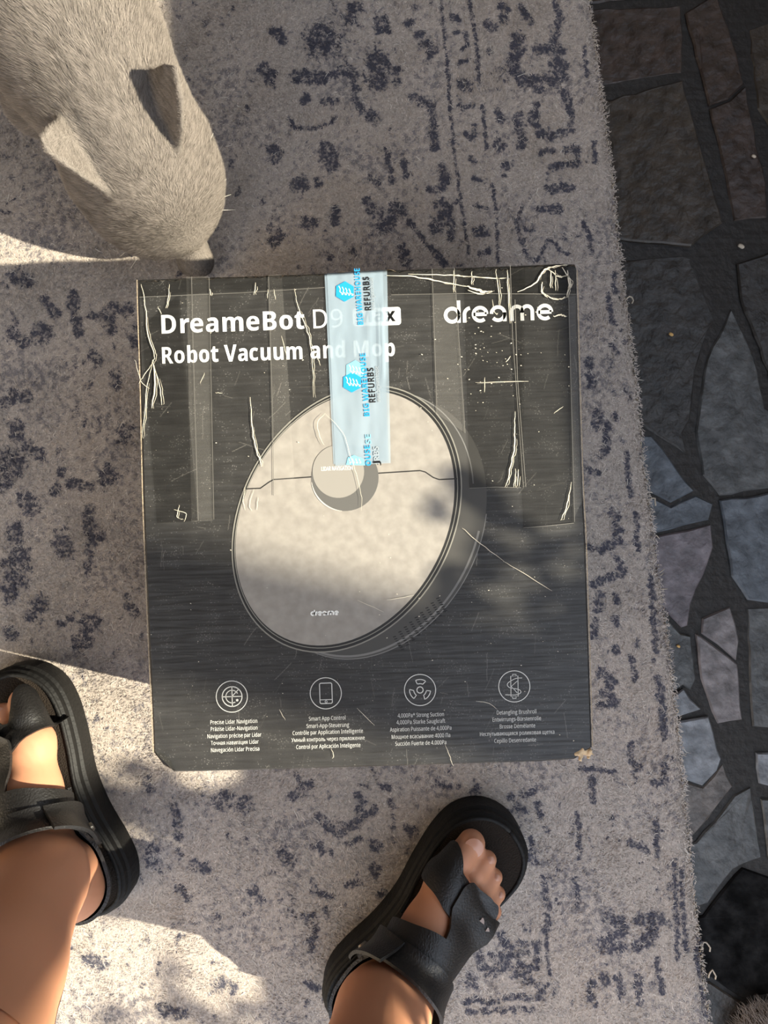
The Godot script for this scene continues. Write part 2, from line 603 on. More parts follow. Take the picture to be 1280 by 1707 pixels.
func rug_marks():
	ink.resize(RW * RH)
	# upper border, read from the weave
	var z := 1.0 / 2.286
	var up := [
		[70, 130, 150, 130, 160], [35, 250, 30, 250, 60], [12, 330, 70, 370, 70, 375, 110, 335, 110, 330, 75], [14, 445, 85, 475, 85], [22, 500, 135, 545, 185],
		[6, 580, 0, 600, 200, 620, 450, 640, 640, 660, 780, 690, 960], [7, 690, 0, 715, 150, 727, 320], [7, 740, 400, 755, 560], [6, 775, 700, 790, 780, 800, 1000],
		[14, 625, 60, 650, 62], [9, 630, 120, 675, 120, 680, 175, 655, 185], [10, 640, 235, 680, 235], [24, 665, 320, 668, 330], [8, 650, 400, 700, 400], [11, 672, 500, 690, 525, 710, 510, 708, 475], [11, 690, 600, 715, 605], [9, 705, 680, 735, 680], [9, 712, 780, 755, 790], [17, 720, 880, 755, 880, 735, 860], [12, 730, 960, 760, 950],
		[22, 770, 80, 778, 105], [17, 825, 20, 827, 70], [12, 770, 190, 780, 200], [22, 798, 425, 806, 450], [19, 880, 430, 885, 480, 895, 560], [22, 805, 535, 815, 560], [13, 830, 620, 828, 660], [15, 885, 20, 925, 80], [12, 640, 760, 600, 790],
		[12, 1018, 0, 1030, 60, 1033, 120, 1005, 150], [28, 880, 140, 860, 230, 875, 290, 960, 310, 1040, 280, 1035, 200, 960, 180], [13, 1020, 310, 1060, 360, 1078, 420, 1075, 490], [17, 940, 400, 935, 450, 950, 500, 1000, 515, 1060, 500],
		[12, 960, 575, 1010, 570], [14, 1065, 560, 1100, 560, 1100, 620, 1000, 635], [18, 990, 715, 1080, 712], [17, 960, 800, 1040, 795], [8, 890, 790, 870, 850, 890, 930, 920, 985, 950, 990, 990, 910, 1020, 930, 1060, 970], [10, 910, 870, 925, 880], [8, 1130, 170, 1137, 290], [8, 1168, 540, 1172, 610], [9, 1125, 840, 1150, 900, 1152, 960],
		[22, 20, 280, 110, 300, 230, 262], [18, 60, 380, 70, 375], [16, 140, 385, 175, 380], [8, 0, 450, 30, 485, 80, 490, 140, 478, 180, 450], [38, 345, 220, 340, 320], [22, 410, 270, 415, 300], [18, 250, 280, 255, 350, 275, 420, 340, 440], [16, 470, 370, 540, 390, 555, 480, 555, 560], [30, 150, 550, 155, 630], [26, 30, 700, 50, 710], [18, 110, 680, 115, 700], [8, 370, 560, 400, 700], [8, 385, 570, 390, 690], [12, 435, 590, 450, 670], [14, 310, 670, 345, 690], [22, 580, 650, 600, 680], [14, 540, 720, 590, 715], [24, 590, 770, 610, 800, 555, 860], [16, 620, 830, 622, 900], [40, 400, 800, 380, 860], [18, 300, 770, 310, 800], [16, 175, 790, 178, 850], [26, 60, 840, 90, 860], [11, 460, 840, 500, 890, 540, 945], [20, 435, 940, 450, 990], [16, 245, 960, 250, 970], [16, 560, 960, 600, 1000], [12, 150, 960, 160, 985],
		[20, -60, 110, -30, 150], [24, -90, 260, -60, 300], [24, -60, 560, -40, 610], [22, -30, 880, -60, 930]]
	for a in up:
		var q := []
		for i in range(1, a.size(), 2):
			q.append(480 + a[i] * z)
			q.append(a[i + 1] * z)
		stroke(q, maxf(a[0] * z, 2.6), 0.95)
	# right border beside and below the carton
	var y := 1.0 / 1.346
	var right := [
		[9, 55, 215, 62, 270], [8, 70, 330, 95, 360, 98, 395, 82, 432], [8, 70, 345, 72, 365], [6, 50, 455, 75, 470], [9, 108, 560, 122, 590, 120, 620, 90, 635, 58, 632], [8, 125, 660, 128, 695, 95, 705, 60, 722], [9, 75, 745, 78, 775], [6, 110, 745, 122, 760], [7, 70, 800, 68, 835], [8, 116, 795, 118, 800], [9, 113, 862, 117, 868], [10, 82, 920, 112, 930, 88, 955, 115, 985, 75, 990], [6, 150, 880, 160, 930], [6, 195, 700, 200, 780, 205, 870], [7, 212, 930, 222, 1010, 226, 1060], [6, 165, 845, 170, 860],
		[8, 145, 1075, 155, 1115, 165, 1130], [7, 225, 1130, 228, 1160, 200, 1165], [7, 60, 1150, 66, 1200], [5, 40, 1130, 110, 1140], [6, 205, 1250, 210, 1330], [5, 250, 1340, 255, 1560], [5, 262, 1360, 275, 1540], [6, 150, 1300, 190, 1320], [16, 100, 1465, 130, 1490, 95, 1525, 125, 1540], [14, 180, 1465, 212, 1470, 190, 1510, 165, 1530], [9, 88, 1600, 90, 1612], [9, 120, 1600, 128, 1640], [8, 165, 1600, 175, 1660], [6, 210, 1560, 220, 1640], [8, 60, 1620, 66, 1660], [5, 30, 1230, 34, 1330], [5, 25, 1380, 33, 1440], [6, 300, 1520, 306, 1600], [5, 310, 1620, 318, 1700], [7, 110, 340, 112, 350], [6, 140, 420, 148, 520], [6, 110, 20, 118, 60], [5, 98, 70, 110, 130], [6, 105, 180, 118, 200], [5, 160, 560, 165, 640]]
	for a in right:
		var q2 := []
		for i in range(1, a.size(), 2):
			q2.append(940 + a[i] * y)
			q2.append(440 + a[i + 1] * y)
		stroke(q2, a[0] * y * 1.15, 0.95)
	# below the carton
	var w := 1.0 / 3.048
	var low := [
		[28, 95, 190, 130, 240, 200, 255, 285, 230, 315, 170, 300, 90], [26, 360, 150, 375, 160], [30, 370, 330, 385, 340], [28, 540, 240, 580, 270], [22, 430, 20, 445, 40], [26, 30, 20, 60, 30], [20, 450, 120, 465, 130], [24, 60, 340, 110, 350], [26, 370, 440, 400, 480], [18, 240, 320, 300, 300], [20, 60, 560, 150, 590], [20, 240, 540, 300, 520], [22, 400, 590, 440, 570], [22, 40, 880, 80, 760], [18, 30, 1040, 90, 1050], [18, 10, 700, 60, 690],
		[30, 1080, 110, 1120, 160], [24, 1130, 80, 1190, 60], [30, 1160, 380, 1190, 400], [18, 1230, 500, 1260, 640, 1255, 760], [14, 1170, 300, 1180, 330], [24, 900, 870, 930, 950, 980, 985, 1050, 950, 1075, 880, 1030, 800], [18, 960, 880, 1010, 940, 1030, 880], [16, 1105, 830, 1200, 830, 1200, 950, 1110, 950, 1110, 880, 1150, 880], [24, 860, 1010, 880, 1050], [26, 1150, 1020, 1230, 1060], [20, 1080, 1000, 1160, 980], [18, 830, 1120, 1000, 1130], [16, 850, 1180, 1180, 1170], [18, 1040, 1100, 1230, 1120], [10, 1250, 780, 1265, 1000], [18, 700, 20, 800, 30], [20, 880, 60, 900, 40], [18, 1210, 120, 1225, 200]]
	for a in low:
		var q3 := []
		for i in range(1, a.size(), 2):
			q3.append(500 + a[i] * w)
			q3.append(1300 + a[i + 1] * w)
		stroke(q3, a[0] * w * 0.95, 0.9)
	# left of the carton
	for a in [[15, 22, 460, 35, 470], [9, 70, 500, 90, 520], [16, 60, 550, 75, 560], [10, 120, 490, 125, 550], [12, 185, 520, 215, 515], [8, 150, 525, 180, 528], [9, 180, 530, 185, 548], [14, 15, 560, 30, 570], [10, 150, 590, 160, 600], [9, 190, 620, 195, 640], [10, 40, 660, 0, 665], [14, 15, 710, 30, 720], [22, 8, 755, 12, 800], [14, 50, 740, 60, 760], [12, 100, 790, 115, 800], [14, 45, 830, 60, 850], [10, 95, 815, 90, 820], [7, 115, 800, 150, 810], [14, 25, 880, 20, 900], [17, 95, 905, 112, 920], [8, 145, 850, 150, 900, 145, 950], [14, 150, 870, 155, 890], [20, 40, 925, 35, 960], [12, 10, 935, 15, 1000], [13, 65, 1005, 55, 1025], [10, 95, 1040, 110, 1030], [12, 20, 1060, 10, 1050], [14, 130, 1070, 150, 1040], [8, 180, 780, 190, 790], [12, 175, 790, 178, 800], [14, 225, 560, 230, 575], [9, 210, 1000, 220, 1020], [12, 200, 720, 210, 715], [8, 240, 1300, 250, 1320], [10, 290, 1350, 300, 1400], [12, 250, 1420, 255, 1430], [10, 330, 1440, 345, 1450], [11, 420, 1480, 430, 1500], [9, 300, 1480, 310, 1500], [14, 370, 1330, 400, 1340], [12, 470, 1420, 480, 1430], [9, 480, 1330, 500, 1320], [12, 140, 1600, 170, 1605], [10, 260, 1680, 300, 1690], [12, 370, 1640, 380, 1650]]:
		stroke(a.slice(1), a[0], 0.85)
	# worn remains of the pattern elsewhere
	rng.seed = 31
	for i in 1500:
		var u := rng.randf_range(RX0, rug_edge(853.0) + 60.0)
		var v := rng.randf_range(RY0, 1940)
		if u > 260 and u < 940 and v > 500 and v < 1240: continue
		var r := rng.randf_range(1.5, 5.5)
		var d := Vector2(rng.randf_range(-1, 1) * 0.6, 1).normalized() * rng.randf_range(1, 22)
		if rng.randf() < 0.3: d = d.orthogonal()
		stroke([u, v, u + d.x, v + d.y], r, rng.randf_range(0.42, 0.72))

var rug_image: Image
func rug_colour(u: float, v: float) -> Color:
	return rug_image.get_pixel(clampi(int((u - RX0) * RS), 0, RW - 1), clampi(int((v - RY0) * RS), 0, RH - 1))

func rug():
	rug_marks()
	var fine := noise(0.20, 3, 4).get_image(RW, RH, false, false, false).get_data()
	var mid := noise(0.07, 4, 5).get_image(RW, RH, false, false, false).get_data()
	var wide := noise(0.006, 3, 6).get_image(RW, RH, false, false, false).get_data()
	var row := noise(0.25, 1, 7).get_image(8, RH, false, false, false).get_data()
	var px := PackedByteArray()
	px.resize(RW * RH * 3)
	for y in RH:
		var ry := (row[y * 8] - 128) / 255.0
		for x in RW:
			var i := y * RW + x
			var f := (fine[i] - 128) / 255.0
			var m := (mid[i] - 128) / 255.0
			var w := (wide[i] - 128) / 255.0
			var k := ink[i] / 255.0
			# pile wears away in specks: ink stays where the noise is low
			var t := k * 0.98 + f * 1.45 + m * 1.2 + ry * 0.2 - 0.44
			var g := clampf(t * 1.9, 0.0, 1.0) * 0.92
			var faint := clampf((m * 1.1 + f * 1.0 + w * 0.9 - 0.13) * 1.7, 0.0, 0.5)
			g = maxf(g, faint)
			var b := 1.0 + f * 0.34 + w * 0.14
			px[i * 3] = int(clampf(lerpf(168.0 * b, 66.0, g), 0, 255))
			px[i * 3 + 1] = int(clampf(lerpf(158.0 * b, 66.0, g), 0, 255))
			px[i * 3 + 2] = int(clampf(lerpf(149.0 * b, 76.0, g), 0, 255))
	rug_image = Image.create_from_data(RW, RH, false, Image.FORMAT_RGB8, px)
	var m2 := mat(Color.WHITE, 1.0, 0.15)
	m2.albedo_texture = ImageTexture.create_from_image(rug_image)
	m2.texture_repeat = false
	var r := thing("rug", "faded grey vintage rug with worn blue pattern under the carton", "rug")
	# woven ground: a sheet with thickness and a slightly uneven edge
	var v := PackedVector3Array()
	var uv := PackedVector2Array()
	var idx := PackedInt32Array()
	var nx := 90
	var ny := 220
	var hz := noise(40.0, 3, 11)
	for j in ny + 1:
		var sv := lerpf(RY0, RY0 + RH / RS, float(j) / ny)
		var e := rug_edge(sv) + hz.get_noise_1d(sv * 0.004) * 5.0
		for i in nx + 1:
			var su := lerpf(RX0, e, 1.0 - pow(1.0 - float(i) / nx, 1.0))
			var p := at(su, sv, RUG_TOP)
			p.y = RUG_TOP - 0.0015 + hz.get_noise_2d(p.x, p.z) * 0.0008
			if i == nx: p.y = 0.006
			v.append(p)
			uv.append(Vector2((su - RX0) * RS / RW, (sv - RY0) * RS / RH))
	for j in ny:
		for i in nx:
			var a := j * (nx + 1) + i
			var b := a + nx + 1
			idx.append_array([a, a + 1, b, a + 1, b + 1, b])
	# underside and right flank
	var base := v.size()
	for j in ny + 1:
		for i in [0, nx]:
			var p2 := v[j * (nx + 1) + i]
			p2.y = 0.001
			v.append(p2)
			uv.append(uv[j * (nx + 1) + i])
	for j in ny:
		var t0 := j * (nx + 1) + nx
		var t1 := t0 + nx + 1
		var b0 := base + j * 2 + 1
		var b1 := b0 + 2
		idx.append_array([t0, b0, t1, b0, b1, t1])
		var l0 := base + j * 2
		idx.append_array([l0, l0 + 2, b0, b0, l0 + 2, b1])
	put(arrays(v, idx, PackedColorArray(), PackedVector3Array(), uv), "woven_ground", m2, r)
	pile(r)
	fringe(r)

# short matted fibres, too many to count
func pile(parent: Node):
	rng.seed = 5
	var v := PackedVector3Array()
	var n := PackedVector3Array()
	var col := PackedColorArray()
	var idx := PackedInt32Array()
	var flow := noise(9.0, 2, 21)
	for i in 330000:
		var sv := rng.randf_range(-60, 1770)
		var su := rng.randf_range(-60, rug_edge(sv) + 3.0)
		if su > 275 and su < 930 and sv > 500 and sv < 1220: continue
		var p := at(su, sv, RUG_TOP)
		p.y = RUG_TOP - 0.002 + rng.randf() * 0.0008
		var a := flow.get_noise_2d(p.x, p.z) * 3.5 + rng.randfn(0.0, 0.9) + 0.9
		var long := rng.randf_range(0.002, 0.005)
		var loose := rng.randf() < 0.012
		if loose: long = rng.randf_range(0.006, 0.014)
		var dir := Vector3(cos(a), rng.randf_range(0.25, 0.9), sin(a)).normalized()
		if loose: dir.y = 0.12
		var side := Vector3(-sin(a), 0, cos(a)) * (rng.randf_range(0.00025, 0.0005))
		var c := rug_colour(su, sv).srgb_to_linear() * rng.randf_range(0.85, 1.45)
		if loose: c = Color(0.50, 0.46, 0.41) * rng.randf_range(0.8, 1.2)
		var k := v.size()
		var bend := side.normalized() * rng.randf_range(-0.4, 0.4) * long
		var midp := p + dir * long * 0.5 + bend
		var tip := p + dir * long * 0.95
		tip.y = maxf(tip.y - 0.0004, p.y)
		v.append_array(PackedVector3Array([p - side, p + side, midp - side * 0.9, midp + side * 0.9, tip]))
		var nn := (Vector3.UP + dir * 0.25).normalized()
		for q in 5:
			n.append(nn)
			col.append(c)
		idx.append_array([k, k + 2, k + 1, k + 1, k + 2, k + 3, k + 2, k + 4, k + 3])
	var o := put(arrays(v, idx, col, n), "pile", vmat(1.0, 0.1), parent)
	o.set_meta("kind", "stuff")

# frayed tufts and loops of yarn along the cut edge
func fringe(parent: Node):
	rng.seed = 9
	var s := st()
	s.set_smooth_group(0)
	var sv := -60.0
	while sv < 1780:
		sv += rng.randf_range(2.0, 5.0)
		var e := rug_edge(sv)
		var p := at(e - 2, sv, RUG_TOP)
		p.y = rng.randf_range(0.003, 0.0105)
		var long := rng.randf_range(0.0015, 0.0042)
		if rng.randf() < 0.06: long = rng.randf_range(0.005, 0.009)
		var a := rng.randf_range(-1.0, 1.0)
		var d := Vector3(cos(a), 0, sin(a))
		tube(s, [p, p + d * long * 0.5 + Vector3(0, 0.001, 0), p + d * long + Vector3(0, rng.randf_range(-0.003, 0.001), rng.randf_range(-0.003, 0.003))], 0.0009, 0.0004, 4)
	for b in [[1045, 503], [1083, 838], [1173, 1578], [1183, 1625]]:
		var c := at(b[0], b[1], 0.006)
		var q := []
		for k in 7:
			q.append(c + Vector3(cos(k * 0.72 + 2.6), 0, 1.5 * sin(k * 0.72 + 2.6)) * rng.randf_range(0.003, 0.005) + Vector3(0.002, 0.0006 * k, 0))
		tube(s, q, 0.0011, 0.0009, 5)
	s.generate_normals()
	var m := mat(Color(0.70, 0.66, 0.60), 1.0, 0.2)
	var o := put(s.commit(), "frayed_edge", m, parent)
	o.set_meta("kind", "stuff")

# ---------------------------------------------------------------- the carton
const LID := 0.503e-3          # metres for each unit of the lid's print sheet
const TURN := 1.95             # degrees that the carton is turned on the rug
var box_node: Node3D

# print sheet (u, v) to the carton's own x, z
func on_lid(u: float, v: float) -> Vector2:
	var a := deg_to_rad(TURN)
	var d := Vector2(u - 608.25, v - 865.0) * LID
	return Vector2(d.x * cos(a) - d.y * sin(a), d.x * sin(a) + d.y * cos(a))

func lid3(u: float, v: float, up: float) -> Vector3:
	var p := on_lid(u, v)
	return Vector3(p.x, BOX_TOP - RUG_TOP + up, p.y)

# flat print: a ribbon of constant width along a line
func ribbon(s: SurfaceTool, pts: Array, width: float, up: float, closed := false, taper := false):
	var n := pts.size()
	var l := []
	var r := []
	for i in n:
		var p: Vector2 = pts[i]
		var a: Vector2 = pts[(i + n - 1) % n] if closed else pts[maxi(i - 1, 0)]
		var b: Vector2 = pts[(i + 1) % n] if closed else pts[mini(i + 1, n - 1)]
		var d := (b - a).normalized()
		var w := width
		if taper: w *= 0.25 + 0.75 * sin(PI * (i + 0.3) / (n - 0.4))
		var o := Vector2(-d.y, d.x) * w * 0.5
		l.append(lid3(p.x - o.x, p.y - o.y, up))
		r.append(lid3(p.x + o.x, p.y + o.y, up))
	for i in (n if closed else n - 1):
		var j := (i + 1) % n
		for q in [l[i], l[j], r[i], r[i], l[j], r[j]]:
			s.set_normal(Vector3.UP)
			s.add_vertex(q)

func patch(s: SurfaceTool, pts: PackedVector2Array, up: float):
	var idx := Geometry2D.triangulate_polygon(pts)
	for k in range(0, idx.size(), 3):
		var t := [pts[idx[k]], pts[idx[k + 1]], pts[idx[k + 2]]]
		if (t[1] - t[0]).cross(t[2] - t[0]) < 0: t.reverse()
		for p in t:
			s.set_normal(Vector3.UP)
			s.add_vertex(lid3(p.x, p.y, up))

func v2(a: Array) -> Array:
	var out := []
	for i in range(0, a.size(), 2): out.append(Vector2(a[i], a[i + 1]))
	return out

func arc(c: Vector2, rx: float, ry: float, a0: float, a1: float, n := 24) -> Array:
	var out := []
	for i in n + 1:
		var a := deg_to_rad(lerpf(a0, a1, float(i) / n))
		out.append(c + Vector2(cos(a) * rx, sin(a) * ry))
	return out

# a line of lettering, from u0 to u1, baseline v; size is the height of the em
func words(text: String, u0: float, u1: float, v: float, size: float, m: Material, parent: Node, called: String, bold := false, up := 0.0004, turn := 0.0) -> MeshInstance3D:
	var t := TextMesh.new()
	t.text = text
	t.font = FONT_BOLD if bold else FONT
	t.font_size = 48
	t.pixel_size = size * LID / 48.0
	t.depth = 0.0
	t.curve_step = 1.0
	t.horizontal_alignment = HORIZONTAL_ALIGNMENT_LEFT
	t.vertical_alignment = VERTICAL_ALIGNMENT_BOTTOM
	var o := put(t, called, m, parent)
	var b := t.get_aabb()
	var k := (u1 - u0) * LID / b.size.x
	var p := lid3(u0, v, up)
	# lay it on its back; lettering then runs along the carton's x
	var basis := Basis(Vector3.UP, deg_to_rad(turn)) * Basis(Vector3.RIGHT, -PI / 2)
	basis = basis * Basis.from_scale(Vector3(k, 1, 1))
	o.transform = Transform3D(basis, p - basis * Vector3(b.position.x, 0, 0))
	return o

# baseline of TextMesh with bottom alignment sits a descender above the origin
func line_of(text: String, u0: float, u1: float, base: float, size: float, m: Material, parent: Node, called: String, bold := false, up := 0.0004) -> MeshInstance3D:
	var f := FONT_BOLD if bold else FONT
	return words(text, u0, u1, base + f.get_descent(48) / 48.0 * size, size, m, parent, called, bold, up)

func carton_outline() -> PackedVector2Array:
	var p := v2([229, 466, 330, 462, 430, 460, 540, 455.5, 640, 450.5, 760, 446.5, 860, 443, 930, 439.5, 958, 440, 961, 447,
		963, 520, 966, 640, 971, 800, 976, 900, 981, 1050, 985, 1180, 987, 1246, 975, 1254, 958, 1266,
		900, 1270, 760, 1274, 600, 1279, 420, 1284, 330, 1286.5, 292, 1287, 272, 1276, 256, 1255,
		253, 1180, 248, 1080, 243, 960, 238, 820, 234, 640, 230, 520])
	var out := PackedVector2Array()
	for q in p: out.append(on_lid(q.x, q.y))
	return out

func carton():
	var c := on_lid(640, 853.5)
	box_node = thing("carton", "black printed carton for a robot vacuum, worn and taped, lying on the rug", "box", Vector3(-0.01597, RUG_TOP, 0.00578), deg_to_rad(TURN))
	# card: dark coated paper with scuffs, over corrugated board
	var W := 760
	var H := 860
	var specks := noise(0.35, 2, 41).get_image(W, H, false, false, false).get_data()
	var rub := noise(0.02, 4, 42).get_image(W, H, false, false, false).get_data()
	var streak := noise(0.09, 3, 43).get_image(W / 12, H, false, false, false)
	streak.resize(W, H, Image.INTERPOLATE_CUBIC)
	var flute := streak.get_data()
	var px := PackedByteArray()
	px.resize(W * H * 3)
	var bump := PackedByteArray()
	bump.resize(W * H)
	for i in W * H:
		var f := specks[i] / 255.0
		var g := rub[i] / 255.0
		var h := flute[i] / 255.0
		var v := 47.0 + 16.0 * (g - 0.5) + 26.0 * maxf(0.0, h - 0.52) + 10.0 * (f - 0.5)
		if f + 0.35 * g > 1.02: v += 60.0
		px[i * 3] = int(clampf(v * 1.02, 0, 255))
		px[i * 3 + 1] = int(clampf(v * 1.0, 0, 255))
		px[i * 3 + 2] = int(clampf(v * 0.97, 0, 255))
		bump[i] = int(clampf(255.0 * (0.75 * h + 0.25 * g), 0, 255))
	var im := Image.create_from_data(W, H, false, Image.FORMAT_RGB8, px)
	rng.seed = 77
	for k in 260:   # hairline scratches
		var p := Vector2(rng.randf() * W, rng.randf() * H)
		var a := rng.randf_range(-0.6, 0.5) + (PI * 0.62 if rng.randf() < 0.7 else 0.0)
		var n := rng.randi_range(6, 50)
		var sc := rng.randf_range(0.16, 0.42)
		for j in n:
			p += Vector2(cos(a), sin(a))
			a += rng.randf_range(-0.02, 0.02)
			if p.x > 1 and p.y > 1 and p.x < W - 1 and p.y < H - 1: im.set_pixel(int(p.x), int(p.y), Color(sc, sc * 0.97, sc * 0.92))
	var card := mat(Color.WHITE, 0.44, 0.5)
	card.albedo_texture = ImageTexture.create_from_image(im)
	card.heightmap_enabled = true
	card.heightmap_texture = ImageTexture.create_from_image(Image.create_from_data(W, H, false, Image.FORMAT_L8, bump))
	card.heightmap_scale = 0.05
	var h2 := BOX_TOP - RUG_TOP
	var outline := carton_outline()
	var base := slab(outline, 0.0, h2, 0.0015)
	var sfm := st()
	var arr := base.surface_get_arrays(0)
	var vs: PackedVector3Array = arr[Mesh.ARRAY_VERTEX]
	var ns: PackedVector3Array = arr[Mesh.ARRAY_NORMAL]
	var ix = arr[Mesh.ARRAY_INDEX]
	var order := []
	if ix == null or ix.is_empty():
		order = range(vs.size())
	else:
		order = Array(ix)
	for i in order:
		sfm.set_normal(ns[i])
		sfm.set_uv(Vector2(vs[i].x / 0.38 + 0.5, vs[i].z / 0.43 + 0.5))
		sfm.add_vertex(vs[i])
	put(sfm.commit(), "card_body", card, box_node)
	picture()
	lettering()
	icons()
	clear_tape()
	branded_tape()
	wear()

# the printed picture of the machine
func picture():
	var o := Node3D.new()
	o.name = "robot_picture"
	box_node.add_child(o)
	var ell = func(cx: float, cy: float, k: float) -> Array:
		var q := []
		for i in 96:
			var a := TAU * i / 96
			q.append(Vector2(cx + 191.0 * k * cos(a), cy + k * (-52.4 * cos(a) + 215.7 * sin(a))))
		return q
	var layer = func(pts: Array, c: Color, up: float, called: String, rough := 0.4):
		var s := st()
		patch(s, PackedVector2Array(pts), up)
		put(s.commit(), called, mat(c, rough, 0.5), o)
	var side := Geometry2D.convex_hull(PackedVector2Array(ell.call(578, 865, 1.0) + ell.call(623, 880, 0.985)))
	side.remove_at(side.size() - 1)
	layer.call(Array(side), Color(0.27, 0.265, 0.255), 0.0002, "printed_flank")
	layer.call(ell.call(578, 865, 1.0), Color(0.15, 0.148, 0.145), 0.0003, "printed_rim")
	var face := mat(Color.WHITE, 0.42, 0.5)
	face.albedo_texture = ntex(0.05, 256, 4, 51, Color(0.52, 0.50, 0.475), Color(0.60, 0.58, 0.55))
	face.uv1_triplanar = true
	face.uv1_scale = Vector3(6, 6, 6)
	var s := st()
	patch(s, PackedVector2Array(ell.call(575, 864, 0.955)), 0.0004)
	put(s.commit(), "printed_face", face, o)
	# rim lines
	var line := mat(Color(0.50, 0.49, 0.46), 0.4)
	s = st()
	ribbon(s, ell.call(578, 865, 1.0), 2.2, 0.00045, true)
	ribbon(s, ell.call(577, 864.5, 0.972), 1.4, 0.00045, true)
	put(s.commit(), "printed_outline", line, o)
	s = st()
	var q2: Array = ell.call(620, 880, 0.965).slice(4, 34)
	ribbon(s, q2, 3.5, 0.00028)
	var bm := mat(Color(0.44, 0.435, 0.425), 0.4)
	put(s.commit(), "printed_bumper_line", bm, o)
	s = st()
	ribbon(s, ell.call(624, 880, 0.985).slice(2, 34), 1.6, 0.00028)
	put(s.commit(), "printed_bumper_line", bm, o)
	s = st()
	ribbon(s, ell.call(600, 872, 0.99).slice(78, 96), 2.0, 0.00028)
	put(s.commit(), "printed_bumper_line", bm, o)
	# vent slots
	s = st()
	for j in 9:
		for i in 7:
			var cu := 655 + j * 9.0 + i * 2.2
			var cv := 1062 - j * 8.0 + i * 3.6
			ribbon(s, [Vector2(cu, cv), Vector2(cu + 5.0, cv - 1.6)], 1.5, 0.00028)
	put(s.commit(), "printed_vent", mat(Color(0.07, 0.07, 0.07), 0.4), o)
	# lid seam, with the step at each end
	s = st()
	ribbon(s, v2([409, 815, 434, 814, 448, 804, 456, 799.5, 520, 795]), 2.0, 0.0005)
	var sm := mat(Color(0.17, 0.165, 0.16), 0.4)
	put(s.commit(), "printed_seam", sm, o)
	s = st()
	ribbon(s, v2([629, 789, 700, 784.5, 709, 787, 722, 796, 732, 799.5, 762, 798]), 2.0, 0.0005)
	put(s.commit(), "printed_seam", sm, o)
	# lidar turret
	layer.call(arc(Vector2(575, 796), 56, 56, 0, 352, 45), Color(0.36, 0.355, 0.345), 0.0006, "printed_turret_side")
	layer.call(arc(Vector2(590, 808), 37, 40, -60, 150, 30) + arc(Vector2(565, 783), 44, 44, 130, -40, 20), Color(0.22, 0.215, 0.21), 0.0007, "printed_turret_gap")
	layer.call(arc(Vector2(564, 786), 43, 44, 0, 352, 45), Color(0.545, 0.53, 0.505), 0.0008, "printed_turret_top")
	s = st()
	ribbon(s, arc(Vector2(575, 796), 56, 56, 95, 172, 20), 2.4, 0.0008, false, true)
	put(s.commit(), "printed_turret_shine", mat(Color(0.72, 0.70, 0.67), 0.4), o)
	var white := mat(Color(0.93, 0.93, 0.91), 0.4)
	line_of("LIDAR NAVIGATION", 536, 588, 785.5, 7.6, white, o, "printed_words", false, 0.0009)
	var g := st()
	logo(g, 518, 1016, 46.0 / 180.0, 0.0006, 2.3)
	put(g.commit(), "printed_logo", white, o)

# the maker's word mark in rounded strokes; 180 wide at scale 1
func logo(s: SurfaceTool, u: float, v: float, k: float, up: float, w: float):
	var parts := [
		arc(Vector2(13.5, 24), 11, 11, 0, 360), [Vector2(24.5, 0), Vector2(24.5, 24), Vector2(24.5, 37)],
		[Vector2(34, 37), Vector2(34, 24)] + arc(Vector2(45, 24), 11, 11, 180, 262, 8),
		arc(Vector2(60, 24), 11, 11, 0, -310), [Vector2(49, 24), Vector2(71, 24)],
		arc(Vector2(90, 24), 11, 11, 180, 500), [Vector2(101, 22), Vector2(101, 37)],
		[Vector2(113, 37), Vector2(113, 22)] + arc(Vector2(121.5, 21.5), 8.5, 8.5, 180, 360, 12) + [Vector2(130, 37)],
		[Vector2(130, 24)] + arc(Vector2(138.5, 21.5), 8.5, 8.5, 180, 360, 12) + [Vector2(147, 37)],
		arc(Vector2(168, 24), 11, 11, 0, -310), [Vector2(157, 24), Vector2(179, 24)]]
	for p in parts:
		var q := []
		for e in p:
			var d: Vector2 = (e - Vector2(90, 24)) * k
			var a := deg_to_rad(TURN)
			q.append(Vector2(u, v) + Vector2(90, 24) * k + Vector2(d.x * cos(a) + d.y * sin(a), -d.x * sin(a) + d.y * cos(a)))
		ribbon(s, q, w, up)

func rounded(u0: float, v0: float, u1: float, v1: float, r: float) -> Array:
	var a := deg_to_rad(TURN)
	var c := Vector2((u0 + u1) / 2, (v0 + v1) / 2)
	var out := []
	for e in arc(Vector2(u1 - r, v0 + r), r, r, -90, 0, 6) + arc(Vector2(u1 - r, v1 - r), r, r, 0, 90, 6) + arc(Vector2(u0 + r, v1 - r), r, r, 90, 180, 6) + arc(Vector2(u0 + r, v0 + r), r, r, 180, 270, 6):
		var d: Vector2 = e - c
		out.append(c + Vector2(d.x * cos(a) + d.y * sin(a), -d.x * sin(a) + d.y * cos(a)))
	return out

